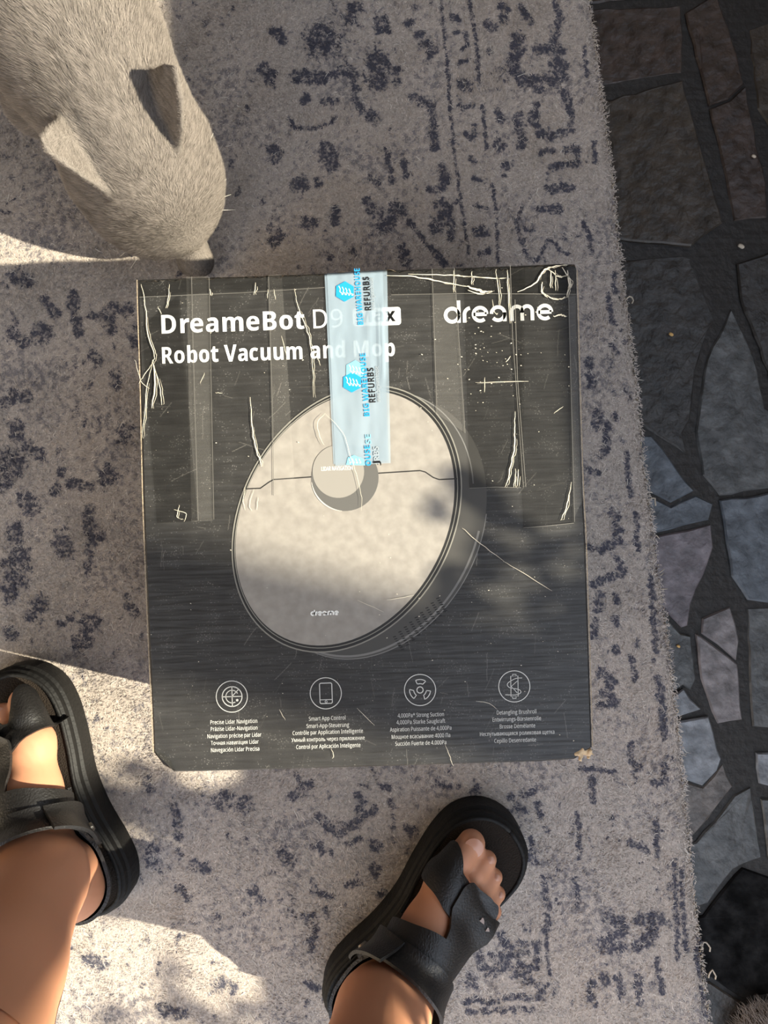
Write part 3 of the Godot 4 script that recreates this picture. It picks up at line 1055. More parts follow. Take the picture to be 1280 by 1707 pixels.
func lettering():
	var white := mat(Color(0.94, 0.94, 0.93), 0.4)
	line_of("DreameBot", 270, 508, 556.5, 43, white, box_node, "printed_title", true)
	line_of("D9", 523, 572, 547.5, 44, white, box_node, "printed_title")
	line_of("Robot Vacuum and Mop", 271, 659, 606.5, 38, white, box_node, "printed_subtitle", true)
	var s := st()
	patch(s, PackedVector2Array(rounded(588, 513, 668, 543, 5)), 0.0003)
	put(s.commit(), "printed_badge", white, box_node)
	line_of("Max", 596, 660, 538, 31, mat(Color(0.05, 0.05, 0.05), 0.4), box_node, "printed_badge_word", true, 0.0005)
	s = st()
	logo(s, 740, 499, 1.0, 0.0004, 6.0)
	put(s.commit(), "printed_logo", white, box_node)
	var small := mat(Color(0.80, 0.80, 0.78), 0.4)
	var cols := [
		[["Precise Lidar Navigation", 351, 429, 1203.7], ["Präzise Lidar-Navigation", 351.5, 429.5, 1215], ["Navigation précise par Lidar", 346, 436, 1226.8], ["Точная навигация Lidar", 352, 431.5, 1238.3], ["Navegación Lidar Precisa", 352, 432.5, 1250]],
		[["Smart App Control", 515, 576, 1198], ["Smart-App-Steuerung", 511, 582, 1210], ["Contrôle par Application Intelligente", 488, 605, 1221], ["Умный контроль через приложение", 486, 608, 1232.5], ["Control por Aplicación Inteligente", 494, 601, 1244.4]],
		[["4,000Pa* Strong Suction", 663, 740, 1192.5], ["4,000Pa Starke Saugkraft", 661, 742, 1203.7], ["Aspiration Puissante de 4,000Pa", 650, 752.5, 1215.6], ["Мощное всасывание 4000 Па", 653, 750.5, 1227.7], ["Succión Fuerte de 4.000Pa", 659, 744, 1239.3]],
		[["Detangling Brushroll", 828, 894, 1187.7], ["Entwirrungs-Bürstenrolle", 821, 901.7, 1199.2], ["Brosse Démêlante", 833, 892, 1211], ["Неспутывающаяся роликовая щетка", 800, 924, 1222.6], ["Cepillo Desenredante", 824, 893.4, 1234.8]]]
	for col in cols:
		for l in col:
			# v is the middle of the line; its left end lies a little lower since the carton is turned
			line_of(l[0], l[1], l[2], l[3] + 2.6 + (l[2] - l[1]) * 0.5 * 0.034, 8.3, small, box_node, "printed_line")

func icons():
	var m := mat(Color(0.80, 0.80, 0.78), 0.4)
	var centres := [Vector2(386.5, 1161), Vector2(543, 1155.5), Vector2(700, 1150), Vector2(857, 1144)]
	for i in 4:
		var c: Vector2 = centres[i]
		var s := st()
		ribbon(s, arc(c, 26, 26, 0, 360, 40), 1.3, 0.0004)
		if i == 0:
			ribbon(s, arc(c + Vector2(0.5, 0), 16.5, 16.5, 0, 360, 32), 1.6, 0.0004)
			ribbon(s, arc(c + Vector2(0.5, 0), 10.5, 10.5, 60, 330, 24), 1.4, 0.0004)
			ribbon(s, [c + Vector2(-17, 0.5), c + Vector2(17, -0.5)], 1.4, 0.0004)
			ribbon(s, [c + Vector2(0, -17), c + Vector2(1, 17)], 1.4, 0.0004)
			ribbon(s, [c, c + Vector2(12, -13)], 1.4, 0.0004)
			patch(s, PackedVector2Array(arc(c + Vector2(9, 6), 2.2, 2.2, 0, 330, 9)), 0.0004)
		elif i == 1:
			var q := rounded(c.x - 10, c.y - 17, c.x + 10.5, c.y + 17, 2.5)
			ribbon(s, q, 1.4, 0.0004, true)
			ribbon(s, [c + Vector2(-10, 11), c + Vector2(10.5, 10.4)], 1.2, 0.0004)
			ribbon(s, arc(c + Vector2(0.6, 14), 1.8, 1.8, 0, 360, 10), 1.0, 0.0004)
		elif i == 2:
			ribbon(s, arc(c, 5.2, 5.2, 0, 360, 18), 1.5, 0.0004)
			for b in [-115.0, 5.0, 125.0]:
				ribbon(s, arc(c, 17.5, 17.5, b, b + 58, 10) + arc(c, 10.5, 10.5, b + 50, b + 4, 8), 1.4, 0.0004, false)
				ribbon(s, [c + Vector2(cos(deg_to_rad(b)), sin(deg_to_rad(b))) * 17.5, c + Vector2(cos(deg_to_rad(b)), sin(deg_to_rad(b))) * 10.5], 1.3, 0.0004)
		else:
			ribbon(s, v2([c.x - 6, c.y - 17, c.x + 6, c.y - 17.5, c.x + 6.5, c.y + 16.5, c.x - 5.5, c.y + 17]), 1.2, 0.0004, true)
			ribbon(s, v2([c.x - 3, c.y - 17, c.x - 3, c.y - 20, c.x + 3, c.y - 20, c.x + 3, c.y - 17]), 1.1, 0.0004)
			ribbon(s, v2([c.x - 3, c.y + 17, c.x - 3, c.y + 20, c.x + 3, c.y + 20, c.x + 3, c.y + 17]), 1.1, 0.0004)
			ribbon(s, curve(v2([c.x + 13, c.y - 14, c.x + 2, c.y - 13, c.x - 11, c.y - 5, c.x - 8, c.y + 2, c.x + 7, c.y + 5, c.x + 11, c.y + 10, c.x + 3, c.y + 14, c.x - 15, c.y + 14]), 6), 1.1, 0.0004)
			ribbon(s, v2([c.x + 5, c.y - 9, c.x - 5, c.y, c.x + 5, c.y + 11]), 1.0, 0.0004)
		put(s.commit(), "printed_icon", m, box_node)

# strips of clear parcel tape
func clear_tape():
	var m := mat(Color(0.86, 0.84, 0.80, 0.05), 0.32, 0.5)
	m.transparency = BaseMaterial3D.TRANSPARENCY_ALPHA
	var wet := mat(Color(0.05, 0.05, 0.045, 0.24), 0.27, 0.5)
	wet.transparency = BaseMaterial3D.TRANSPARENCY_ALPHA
	for q in [
		[311, 462, 347, 461, 355, 868, 320, 870],
		[448, 459, 470, 458, 492, 820, 455, 826],
		[720, 448, 757, 447, 775, 722, 728, 690],
		[772, 447, 875, 443, 872, 812, 782, 814],
		[850, 443, 946, 440, 956, 872, 872, 882],
		[946, 452, 961, 446, 972, 830, 957, 862],
		[237, 545, 300, 490, 330, 868, 262, 872],
		[232, 468, 540, 457, 541, 478, 233, 496],
		[645, 451, 958, 441, 960, 491, 652, 492]]:
		var s := st()
		patch(s, PackedVector2Array(v2(q)), 0.0011)
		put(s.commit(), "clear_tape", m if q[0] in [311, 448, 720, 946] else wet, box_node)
	# edges of the strips catch dust
	var d := mat(Color(0.40, 0.39, 0.37), 0.6)
	var e := st()
	for q in [[320, 462, 322, 560, 331, 868], [349, 462, 357, 866], [448, 462, 455, 700, 456, 826], [720, 449, 728, 690], [757, 448, 775, 722], [782, 814, 826, 812, 868, 813], [872, 880, 918, 876, 956, 872], [850, 443, 854, 560, 872, 812], [946, 452, 957, 870], [233, 496, 400, 489, 541, 480], [652, 492, 770, 490, 960, 491], [876, 812, 862, 630, 858, 500], [795, 640, 880, 636]]:
		ribbon(e, v2(q), 0.9, 0.0012)
	put(e.commit(), "tape_edge", d, box_node).set_meta("kind", "stuff")

func hexagon(s: SurfaceTool, c: Vector2, r: float, up: float):
	var q := PackedVector2Array()
	for i in 6:
		var a := TAU * i / 6 + 0.55
		q.append(c + Vector2(cos(a), sin(a)) * r)
	patch(s, q, up)

func branded_tape():
	var o := Node3D.new()
	o.name = "branded_tape"
	o.set_meta("label", "silvery parcel tape printed with blue hexagons and black letters")
	box_node.add_child(o)
	var film := mat(Color(0.63, 0.70, 0.75, 0.50), 0.3, 0.5)
	film.transparency = BaseMaterial3D.TRANSPARENCY_ALPHA
	relief(film, ntex(0.012, 256, 3, 91), 0.12, Vector3(9, 9, 3))
	# two layers, the upper one a little askew; folded over the carton's edge
	for layer in [[541, 457.5, 638, 451, 648, 768, 556, 774], [545, 456.5, 645, 451, 651, 772, 559, 777]]:
		var up := 0.0012 if layer[0] == 541 else 0.0015
		var a := Vector2(layer[0], layer[1])
		var b := Vector2(layer[2], layer[3])
		var c := Vector2(layer[4], layer[5])
		var d := Vector2(layer[6], layer[7])
		var v := PackedVector3Array()
		var idx := PackedInt32Array()
		for j in 61:
			for i in 25:
				var t := maxf(0.0, (j - 2) / 58.0)
				var p := a.lerp(b, i / 24.0).lerp(d.lerp(c, i / 24.0), t)
				# long creases down the middle
				var x := i / 24.0
				var crease := exp(-pow((x - 0.70 + 0.03 * sin(t * 5.0)) * 26.0, 2.0)) * smoothstep(0.12, 0.2, t) * smoothstep(0.92, 0.7, t) * 0.0004
				crease += exp(-pow((x - 0.91 + 0.03 * t) * 24.0, 2.0)) * smoothstep(0.12, 0.25, t) * smoothstep(0.62, 0.5, t) * 0.0012
				var q := lid3(p.x, p.y, up + crease)
				if j < 2: q = lid3(p.x, p.y - 2.0, up - 0.016 * (2 - j))
				v.append(q)
		for j in 60:
			for i in 24:
				var k := j * 25 + i
				idx.append_array([k, k + 1, k + 25, k + 1, k + 26, k + 25])
		put(arrays(v, idx), "film", film, o)
	var blue := mat(Color(0.10, 0.56, 0.82), 0.5)
	var pale := mat(Color(0.46, 0.71, 0.84), 0.5)
	var black := mat(Color(0.06, 0.06, 0.07), 0.5)
	var grey := mat(Color(0.56, 0.60, 0.63), 0.5)
	var w := mat(Color(0.88, 0.93, 0.96), 0.5)
	var up2 := 0.0019
	for h in [[575, 487, 17, 1], [592, 618, 17, 0], [587, 638, 17, 1], [592, 768, 15, 0]]:
		var s := st()
		var c2 := Vector2(h[0], h[1])
		if h[1] > 760:
			patch(s, PackedVector2Array([c2 + Vector2(-15, 7), c2 + Vector2(-12, -5), c2 + Vector2(-2, -9), c2 + Vector2(14, -3), c2 + Vector2(17, 8)]), up2 - 0.0001)
		else:
			hexagon(s, c2, h[2], up2 - (0.0 if h[3] else 0.0001))
		put(s.commit(), "printed_hexagon", blue if h[3] else pale, o)
		s = st()
		for k in 4:   # circuit tracks
			var b2 := c2 + Vector2(-10 + k * 5.5, -9 + k * 1.5)
			if h[1] > 760: b2.y = c2.y - 3
			var tr := [b2, b2 + Vector2(2.5, 5), b2 + Vector2(1.5, 9 - k), b2 + Vector2(6, 13 - k)]
			if h[1] > 760: tr = [b2, b2 + Vector2(2, 6)]
			ribbon(s, tr, 1.3, up2 + 0.0001)
			patch(s, PackedVector2Array(arc(tr[-1], 1.7, 1.7, 0, 320, 8)), up2 + 0.0001)
		put(s.commit(), "printed_circuit", w, o)
	var side = func(text: String, u: float, v: float, long: float, size: float, m: Material, turn := 92.0, bold := true):
		var t := words(text, u, u + long, v, size, m, o, "printed_words", bold, up2 + 0.0001, turn)
	# lettering runs up the tape
	side.call("BIG WAREHOUSE", 609, 542, 94, 12.5, blue)
	side.call("REFURBS", 622, 518, 56, 13.5, black)
	side.call("www.bigwarehouse", 628, 518, 54, 5, grey)
	side.call("BIG WAREHOUSE", 619.5, 694, 105, 12.5, blue)
	side.call("REFURBS", 630, 671, 58, 14.5, black)
	side.call("www.bigwarehouse", 637, 671, 60, 5, grey)
	side.call("OUSE", 622, 776, 34, 12.5, blue)
	side.call("SE", 622, 740, 16, 12.5, pale)
	side.call("JRBS", 636, 775, 31, 12.5, grey)
	side.call("J", 636, 776, 8, 13.5, black)

func wear():
	# crushed, whitened creases of tape and paper
	var m := mat(Color(0.80, 0.77, 0.70), 0.75)
	var s := st()
	rng.seed = 3
	for a in [
		[2.6, 236, 474, 243, 510, 248, 560, 258, 590, 256, 605], [2, 255, 604, 247, 640, 242, 690, 238, 730], [4, 256, 600, 259, 640, 254, 680], [2.2, 258, 610, 268, 650, 271, 675], [1.6, 232, 640, 244, 622, 256, 606], [1.4, 226, 600, 236, 635, 250, 648],
		[2, 283, 474, 281, 500, 277, 515], [1.6, 264, 512, 270, 525], [2, 351, 482, 351, 494], [2, 427, 472, 424, 492], [1.5, 447, 483, 446, 498], [1.5, 457, 483, 460, 500], [2.2, 491, 482, 494, 500, 500, 520, 511, 548, 519, 580, 522, 620, 522, 662], [1.6, 469, 560, 476, 585, 480, 600], [1.5, 527, 590, 534, 610],
		[3, 418, 662, 420, 700, 424, 735, 434, 770, 436, 778], [1.6, 409, 812, 406, 835, 410, 850], [1.6, 424, 815, 417, 840, 420, 852], [1.6, 431, 830, 428, 850], [2, 300, 842, 296, 860, 303, 866], [1.6, 290, 850, 310, 855, 308, 870], [1.4, 334, 640, 342, 622], [1.3, 360, 655, 372, 656],
		[3, 645, 461, 690, 463, 730, 470, 778, 480], [2.6, 680, 458, 740, 459, 790, 462, 840, 465], [7, 778, 478, 795, 484, 812, 488, 820, 486], [3, 780, 485, 800, 491, 815, 487], [2.2, 786, 453, 786, 476], [4, 862, 487, 890, 474, 903, 456, 915, 447, 945, 443], [3, 903, 470, 902, 486, 912, 498], [3, 912, 449, 930, 462, 945, 460], [3, 917, 452, 917, 480], [3.5, 945, 452, 948, 475, 944, 496], [3, 905, 490, 925, 500, 942, 496], [2.5, 925, 452, 926, 486], [3, 936, 446, 950, 470, 946, 486], [2, 826, 450, 830, 480, 832, 510], [2, 845, 450, 846, 480, 850, 540], [2, 756, 452, 756, 488],
		[3.2, 858, 686, 857, 715, 858, 740, 852, 770, 846, 800, 842, 812], [2, 859, 782, 856, 812], [2, 864, 782, 861, 812], [2.5, 951, 804, 945, 840, 934, 868], [1.4, 922, 690, 938, 678], [1.6, 808, 630, 807, 655], [1.3, 792, 638, 880, 636], [4, 922, 528, 935, 526, 943, 529], [1.8, 850, 595, 843, 604], [1.5, 820, 500, 824, 520, 828, 526],
		[1.6, 542, 690, 530, 705, 534, 730, 541, 742], [1.2, 542, 690, 572, 722, 584, 760, 594, 790, 603, 830, 602, 852], [1.2, 596, 1000, 640, 1020], [1.6, 770, 880, 800, 906, 840, 935], [1.4, 838, 935, 880, 960, 920, 985], [1.4, 645, 1000, 690, 992], [1.4, 552, 1246, 556, 1258, 554, 1264], [1.4, 742, 1240, 750, 1262, 755, 1276], [1.2, 793, 1168, 815, 1172, 828, 1182], [1.2, 595, 1180, 624, 1208], [1.2, 466, 1182, 476, 1200]]:
		var line := curve(v2(a.slice(1)), 5)
		for q in line.size(): line[q] += Vector2(rng.randf_range(-1, 1), rng.randf_range(-1, 1)) * minf(0.9, a[0] * 0.4)
		if a[0] > 1.9:
			var twin := []
			for q in line.slice(line.size() / 3): twin.append(q + Vector2(rng.randf_range(1.5, 4.0), rng.randf_range(-1.5, 1.5)))
			if twin.size() > 2: ribbon(s, twin, 0.8, 0.0014, false, true)
		ribbon(s, line, a[0] * 0.62, 0.0026 if a[1] > 540 and a[1] < 650 and a[2] < 770 else 0.0014, false, true)
	for k in 150:   # flecks
		var u := rng.randf_range(240, 960)
		var v := rng.randf_range(470, 880) if k < 100 else rng.randf_range(880, 1270)
		if k < 60:
			u = rng.randfn(825, 35)
			v = rng.randfn(590, 55)
		if u > 960 or v > 1270 or v < 470: continue
		var r := rng.randf_range(0.5, 1.4)
		ribbon(s, [Vector2(u, v), Vector2(u + r * 1.6, v + rng.randf_range(-1, 1) * r)], r, 0.0013)
	put(s.commit(), "creases", m, box_node).set_meta("kind", "stuff")
	# bare board along the crushed edges
	var board := mat(Color(0.62, 0.56, 0.47), 0.9)
	relief(board, ntex(0.06, 256, 3, 95), 0.1, Vector3(12, 12, 12))
	s = st()
	var nz := noise(0.05, 3, 17)
	var top := []
	var low := []
	for i in 150:
		var t := i / 149.0
		var u := lerpf(229, 960, t)
		var v := lerpf(465.5, 440.5, t) + nz.get_noise_1d(u) * 3.0 - (3.5 if u > 560 and u < 660 else 0.0)
		top.append(lid3(u, v, -0.004 + 0.003 * nz.get_noise_1d(u + 500)))
		low.append(lid3(u, v + 3.0 + 6.0 * absf(nz.get_noise_1d(u * 2.0 + 900)), 0.0012))
	for i in 149:
		var e0: Vector3 = top[i] - Vector3(0, 0.02, 0)
		var e1: Vector3 = top[i + 1] - Vector3(0, 0.02, 0)
		quad(s, top[i], top[i + 1], low[i + 1], low[i])
		quad(s, e0, e1, top[i + 1], top[i])
	s.generate_normals()
	put(s.commit(), "bare_edge", board, box_node)
	for q in [[229, 467, 230, 520, 234, 640, 238, 820, 243, 960, 248, 1080, 253, 1180, 256, 1254], [961.5, 450, 963.5, 520, 966.5, 640, 971.5, 800, 976.5, 900, 981.5, 1050, 985.5, 1180, 987, 1244]]:
		s = st()
		ribbon(s, curve(v2(q), 4), 1.5, 0.0009)
		put(s.commit(), "bare_edge", board, box_node)
	# torn corner, bottom right, and the lifted flap, bottom left
	var f := field(0.0015)
	for k in 34:
		var p := lid3(rng.randf_range(958, 988), rng.randf_range(1250, 1266), rng.randf_range(-0.014, 0.0005))
		bone(f, p, p + Vector3(rng.randf_range(-0.007, 0.006), rng.randf_range(-0.003, 0.002), rng.randf_range(-0.004, 0.003)), 0.0015, 0.0006)
	var pulp := mat(Color(0.80, 0.70, 0.56), 1.0)
	var g := nets(f, lid3(945, 1235, -0.022), lid3(998, 1280, 0.008), 0.0009)
	put(arrays(g.v, g.i), "torn_corner", pulp, box_node)
	s = st()
	var fl := [lid3(257, 1254, 0.001), lid3(268, 1259, 0.004), lid3(282, 1272, 0.004), lid3(292, 1288, 0.0005), lid3(282, 1284, -0.008), lid3(266, 1272, -0.009)]
	for t in [[0, 1, 5], [1, 2, 5], [2, 4, 5], [2, 3, 4]]:
		for i in t: s.add_vertex(fl[i])
	s.generate_normals()
	put(s.commit(), "lifted_flap", mat(Color(0.30, 0.29, 0.28), 0.6), box_node)

# ---------------------------------------------------------------- the cat
# along the head's axis (nose forward), across it, and a height; in survey steps
func hp(along: float, across: float, h: float) -> Vector3:
	return at(242.0 + along * 0.487 + across * 0.873, 285.0 + along * 0.873 - across * 0.487, h)

func cat():
	rng.seed = 15
	var f := field(0.030)
	# head, lowered to sniff at its paw beside the carton
	bone(f, hp(-30, 0, 0.122), hp(22, 0, 0.105), 0.060, 0.054)
	bone(f, hp(-12, -62, 0.090), hp(42, -58, 0.080), 0.038, 0.034)
	bone(f, hp(-12, 62, 0.090), hp(42, 58, 0.080), 0.038, 0.034)
	bone(f, hp(45, -30, 0.076), hp(90, -33, 0.060), 0.040, 0.029)
	bone(f, hp(45, 30, 0.076), hp(90, 33, 0.060), 0.040, 0.029)
	bone(f, hp(50, 0, 0.100), hp(116, 0, 0.066), 0.026, 0.017)
	# neck and withers
	bone(f, hp(-50, 0, 0.120), hp(-150, 6, 0.150), 0.058, 0.062)
	bone(f, hp(-150, 6, 0.150), hp(-290, 4, 0.175), 0.063, 0.074)
	var sh := hp(-300, 4, 0.178)
	var dir := Vector3(-0.40, 0, -0.917).normalized()
	var side := Vector3(-dir.z, 0, dir.x)
	bone(f, sh, sh + dir * 0.16 + Vector3(0, -0.01, 0), 0.076, 0.088)
	bone(f, sh + dir * 0.16 + Vector3(0, -0.01, 0), sh + dir * 0.30, 0.088, 0.080)
	# shoulder blades, fore legs
	var sr := hp(-190, 50, 0.130)
	var sl := hp(-200, -50, 0.130)
	bone(f, sr, hp(-120, 72, 0.080), 0.044, 0.028)
	var paw := field(0.008)
	bone(paw, hp(-120, 72, 0.072), at(300, 345, 0.034), 0.022, 0.016)
	bone(paw, at(300, 345, 0.034), at(318, 412, 0.0325), 0.016, 0.0175)
	bone(paw, at(320, 418, 0.034), at(326, 432, 0.0325), 0.0175, 0.0185)
	for q in 4: bone(paw, at(312 + q * 9, 438 - absf(q - 1.5) * 2.0, 0.028), at(311 + q * 9.6, 446 - absf(q - 1.5) * 3.0, 0.0225), 0.0095, 0.009)
	bone(f, sl, hp(-190, -96, 0.085), 0.042, 0.030)
	bone(f, hp(-190, -96, 0.085), hp(-170, -92, 0.035), 0.024, 0.018)
	bone(f, hp(-170, -92, 0.034), hp(-140, -90, 0.031), 0.018, 0.017)
	# hind legs and tail
	for q in [-1.0, 1.0]:
		var hip: Vector3 = sh + dir * 0.29 + side * 0.05 * q + Vector3(0, -0.03, 0)
		var knee: Vector3 = hip - dir * 0.05 + side * 0.012 * q + Vector3(0, -0.055, 0)
		var hock: Vector3 = hip + dir * 0.07 + Vector3(0, -0.085, 0)
		bone(f, hip, knee, 0.058, 0.036)
		bone(f, knee, hock, 0.030, 0.019)
		bone(f, hock, hock - dir * 0.025 + Vector3(0, -0.030, 0), 0.018, 0.016)
		var foot: Vector3 = hock - dir * 0.025
		foot.y = RUG_TOP + 0.019
		bone(f, foot, foot - dir * 0.035, 0.017, 0.016)
	var tb := sh + dir * 0.37 + Vector3(0, 0.02, 0)
	bone(f, tb, tb + dir * 0.10 + Vector3(0, 0.04, 0), 0.026, 0.02)
	bone(f, tb + dir * 0.10 + Vector3(0, 0.04, 0), tb + dir * 0.2 + Vector3(0.02, 0.10, 0), 0.02, 0.015)
	# ears: thin cups, each a fan round a hollow middle
	var ears := []
	for e in [
		[[264, 182, 0.178], [248, 126, 0.186], [278, 113, 0.226], [293, 117, 0.232], [302, 168, 0.214], [303, 212, 0.190], [298, 250, 0.158], [236, 218, 0.160]],
		[[142, 246, 0.176], [112, 192, 0.182], [84, 214, 0.216], [70, 231, 0.222], [80, 251, 0.214], [122, 282, 0.194], [190, 326, 0.148], [196, 236, 0.160]]]:
		var one := field(0.030)
		one.b = f.b.slice(0, 8)
		ears.append(one)
		for q in range(1, 7):
			one.t.append([at(e[0][0], e[0][1], e[0][2]), at(e[q][0], e[q][1], e[q][2]), at(e[q + 1][0], e[q + 1][1], e[q + 1][2]), 0.0027, 0.012])
	var lo := sh + dir * 0.6 - Vector3(0.13, 0, 0.0)
	var g := nets(f, Vector3(minf(lo.x, -0.6), 0.006, lo.z), Vector3(-0.10, 0.30, -0.24), 0.0055)
	var skin_count: int = g.v.size()
	var gp := nets(paw, at(270, 310, 0.0) + Vector3(-0.03, 0.008, -0.06), at(360, 470, 0.0) + Vector3(0.03, 0.10, 0.03), 0.003)
	for part in [nets(ears[1], at(62, 185, 0.16) + Vector3(-0.02, -0.035, -0.02), at(200, 332, 0.16) + Vector3(0.02, 0.085, 0.02), 0.0024), nets(ears[0], at(232, 108, 0.16) + Vector3(-0.02, -0.035, -0.02), at(308, 258, 0.16) + Vector3(0.02, 0.085, 0.02), 0.0024), gp]:
		var n0: int = g.v.size()
		g.v.append_array(part.v)
		for i in part.i: g.i.append(n0 + i)
	var v: PackedVector3Array = g.v
	var nrm := smooth_normals(v, g.i)
	var c := thing("cat", "grey-beige short-haired cat with its head lowered, sniffing at the carton corner", "cat")
	var coat := mat(Color(0.43, 0.405, 0.38), 1.0, 0.2)
	put(arrays(v, g.i, PackedColorArray(), nrm), "body", coat, c)
	# coat of short hairs, combed from the nose toward the tail
	var hv := PackedVector3Array()
	var hn := PackedVector3Array()
	var hc := PackedColorArray()
	var hi := PackedInt32Array()
	var idx: PackedInt32Array = g.i
	var back := Vector3(-0.487, 0.0, -0.873)
	var clump := noise(55.0, 2, 33)
	var nose := hp(130, 0, 0.06)
	for k in range(0, idx.size(), 3):
		var a := v[idx[k]]
		var b := v[idx[k + 1]]
		var d := v[idx[k + 2]]
		if a.z < -0.74 or a.x < -0.62: continue
		var na := nrm[idx[k]]
		if na.y < -0.35: continue
		var area := (b - a).cross(d - a).length() * 0.5
		var want := area * 2.3e6
		var on_ear := idx[k] >= skin_count and (a.y < 0.06 or dist(f, a) > 0.002)
		var cnt := int(want) + (1 if rng.randf() < want - int(want) else 0)
		for q in cnt:
			var r1 := rng.randf()
			var r2 := rng.randf()
			if r1 + r2 > 1.0:
				r1 = 1.0 - r1
				r2 = 1.0 - r2
			var p := a + (b - a) * r1 + (d - a) * r2
			var n := (nrm[idx[k]] * (1.0 - r1 - r2) + nrm[idx[k + 1]] * r1 + nrm[idx[k + 2]] * r2).normalized()
			var away := (p - nose)
			var flow := (back * 1.4 + away.normalized() * clampf(1.6 - away.length() * 14.0, 0.0, 1.6)).normalized()
			if p.y < 0.055: flow = Vector3(0, -0.3, 1.0)
			var cl := clump.get_noise_3dv(p)
			var side2 := n.cross(flow).normalized()
			flow = (flow + side2 * (cl * 0.6 + rng.randfn(0, 0.16))).normalized()
			flow = (flow - n * flow.dot(n)).normalized()
			var long := rng.randf_range(0.006, 0.010) * clampf(0.25 + away.length() * 8.0, 0.36, 1.15)
			if on_ear: long = 0.0026
			var tip := p + flow * long + n * long * rng.randf_range(0.22, 0.5)
			tip.y = maxf(tip.y, RUG_TOP + 0.001)
			var w := n.cross(flow).normalized() * 0.00022
			var k0 := hv.size()
			hv.append(p - w - n * 0.0006)
			hv.append(p + w - n * 0.0006)
			hv.append(tip)
			var nn := (n * 0.8 + flow.cross(w).normalized() * 0.0 + w.normalized() * rng.randf_range(-0.5, 0.5)).normalized()
			for z in 3: hn.append(nn)
			var dark := clump.get_noise_3d(p.dot(Vector3(0.873, 0, -0.487)) * 6.0, p.dot(back) * 0.5, p.y * 3.0)
			var s := rng.randf_range(0.66, 1.3) + cl * 0.2 - clampf((dark - 0.05) * 1.6, 0.0, 0.3)
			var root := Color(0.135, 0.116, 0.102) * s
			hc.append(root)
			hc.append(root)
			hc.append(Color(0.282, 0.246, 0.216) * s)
			hi.append_array([k0, k0 + 1, k0 + 2])
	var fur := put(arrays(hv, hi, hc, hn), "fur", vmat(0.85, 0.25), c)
	fur.set_meta("kind", "stuff")
	# nose leather and whiskers
	var nf := field(0.003)
	bone(nf, hp(136, -4, 0.066), hp(136, 4, 0.066), 0.0042, 0.0042)
	bone(nf, hp(136, 0, 0.066), hp(141, 0, 0.060), 0.004, 0.0025)
	var ng := nets(nf, hp(136, 0, 0.066) - Vector3(0.015, 0.015, 0.015), hp(136, 0, 0.066) + Vector3(0.015, 0.015, 0.015), 0.0012)
	put(arrays(ng.v, ng.i), "nose", mat(Color(0.42, 0.32, 0.31), 0.5), c)
	var wm := mat(Color(0.86, 0.84, 0.80), 0.5)
	for q in 10:
		var sd := 1.0 if q < 6 else -1.0
		var i := q % 6
		var p0 := hp(104 - i * 4, 34 * sd, 0.060 + 0.003 * i)
		var out := hp(104 + 26 - i * 26, (34 + 66 + 6 * i) * sd, 0.045 + 0.012 * i)
		var mid := (p0 + out) * 0.5 + Vector3(0, 0.006, 0)
		var w := st()
		tube(w, [p0, mid, out], 0.00035, 0.0001, 4)
		w.generate_normals()
		put(w.commit(), "whisker", wm, c)

# ---------------------------------------------------------------- the person
var foot_fields := []

# foot frame: x to the outer side, toes toward -z, sole underside at y = 0
func foot_field(m: float, knee: Vector3) -> Dictionary:
	var f := field(0.016)
	var v = func(x: float, y: float, z: float) -> Vector3: return Vector3(x * m, y + 0.006, z)
	bone(f, v.call(0.0, 0.068, 0.094), v.call(0.0, 0.074, 0.070), 0.031, 0.032)
	bone(f, v.call(-0.002, 0.085, 0.072), v.call(-0.008, 0.125, 0.058), 0.033, 0.041)
	bone(f, v.call(0.0, 0.10, 0.040), v.call(-0.006, 0.078, -0.014), 0.037, 0.029)
	bone(f, v.call(-0.006, 0.078, -0.010), v.call(-0.022, 0.062, -0.062), 0.028, 0.0205)
	bone(f, v.call(0.006, 0.070, 0.0), v.call(0.028, 0.058, -0.045), 0.026, 0.0175)
	bone(f, v.call(-0.022, 0.062, -0.062), v.call(0.026, 0.058, -0.050), 0.0195, 0.017)
	# malleoli
	bone(f, v.call(-0.038, 0.125, 0.050), v.call(-0.038, 0.127, 0.052), 0.013, 0.013)
	bone(f, v.call(0.038, 0.116, 0.060), v.call(0.038, 0.118, 0.062), 0.013, 0.013)
	# shin and calf
	var an: Vector3 = v.call(-0.010, 0.135, 0.056)
	bone(f, an, an.lerp(knee, 0.3), 0.044, 0.051)
	bone(f, an.lerp(knee, 0.3), an.lerp(knee, 0.65) + Vector3(0, 0, 0.02), 0.051, 0.062)
	bone(f, an.lerp(knee, 0.65) + Vector3(0, 0, 0.02), knee, 0.062, 0.056)
	return f

func toe_field(m: float) -> Dictionary:
	var f := field(0.006)
	var v = func(x: float, y: float, z: float) -> Vector3: return Vector3(x * m, y + 0.006, z)
	var toes := [[-0.029, -0.066, -0.0275, -0.106, 0.0155, 0.0145], [-0.006, -0.066, -0.0035, -0.1045, 0.0112, 0.0098], [0.011, -0.060, 0.0140, -0.096, 0.0104, 0.0088], [0.025, -0.053, 0.0290, -0.085, 0.0096, 0.0082], [0.034, -0.042, 0.039, -0.069, 0.009, 0.0074]]
	for t in toes:
		var a: Vector3 = v.call(t[0], 0.060, t[1])
		var b: Vector3 = v.call(t[2], 0.054, t[3])
		var mid := a.lerp(b, 0.55) + Vector3(0, 0.0035, 0)
		bone(f, a, mid, t[4], t[5] * 1.0)
		bone(f, mid, b, t[5], t[5])
	return f

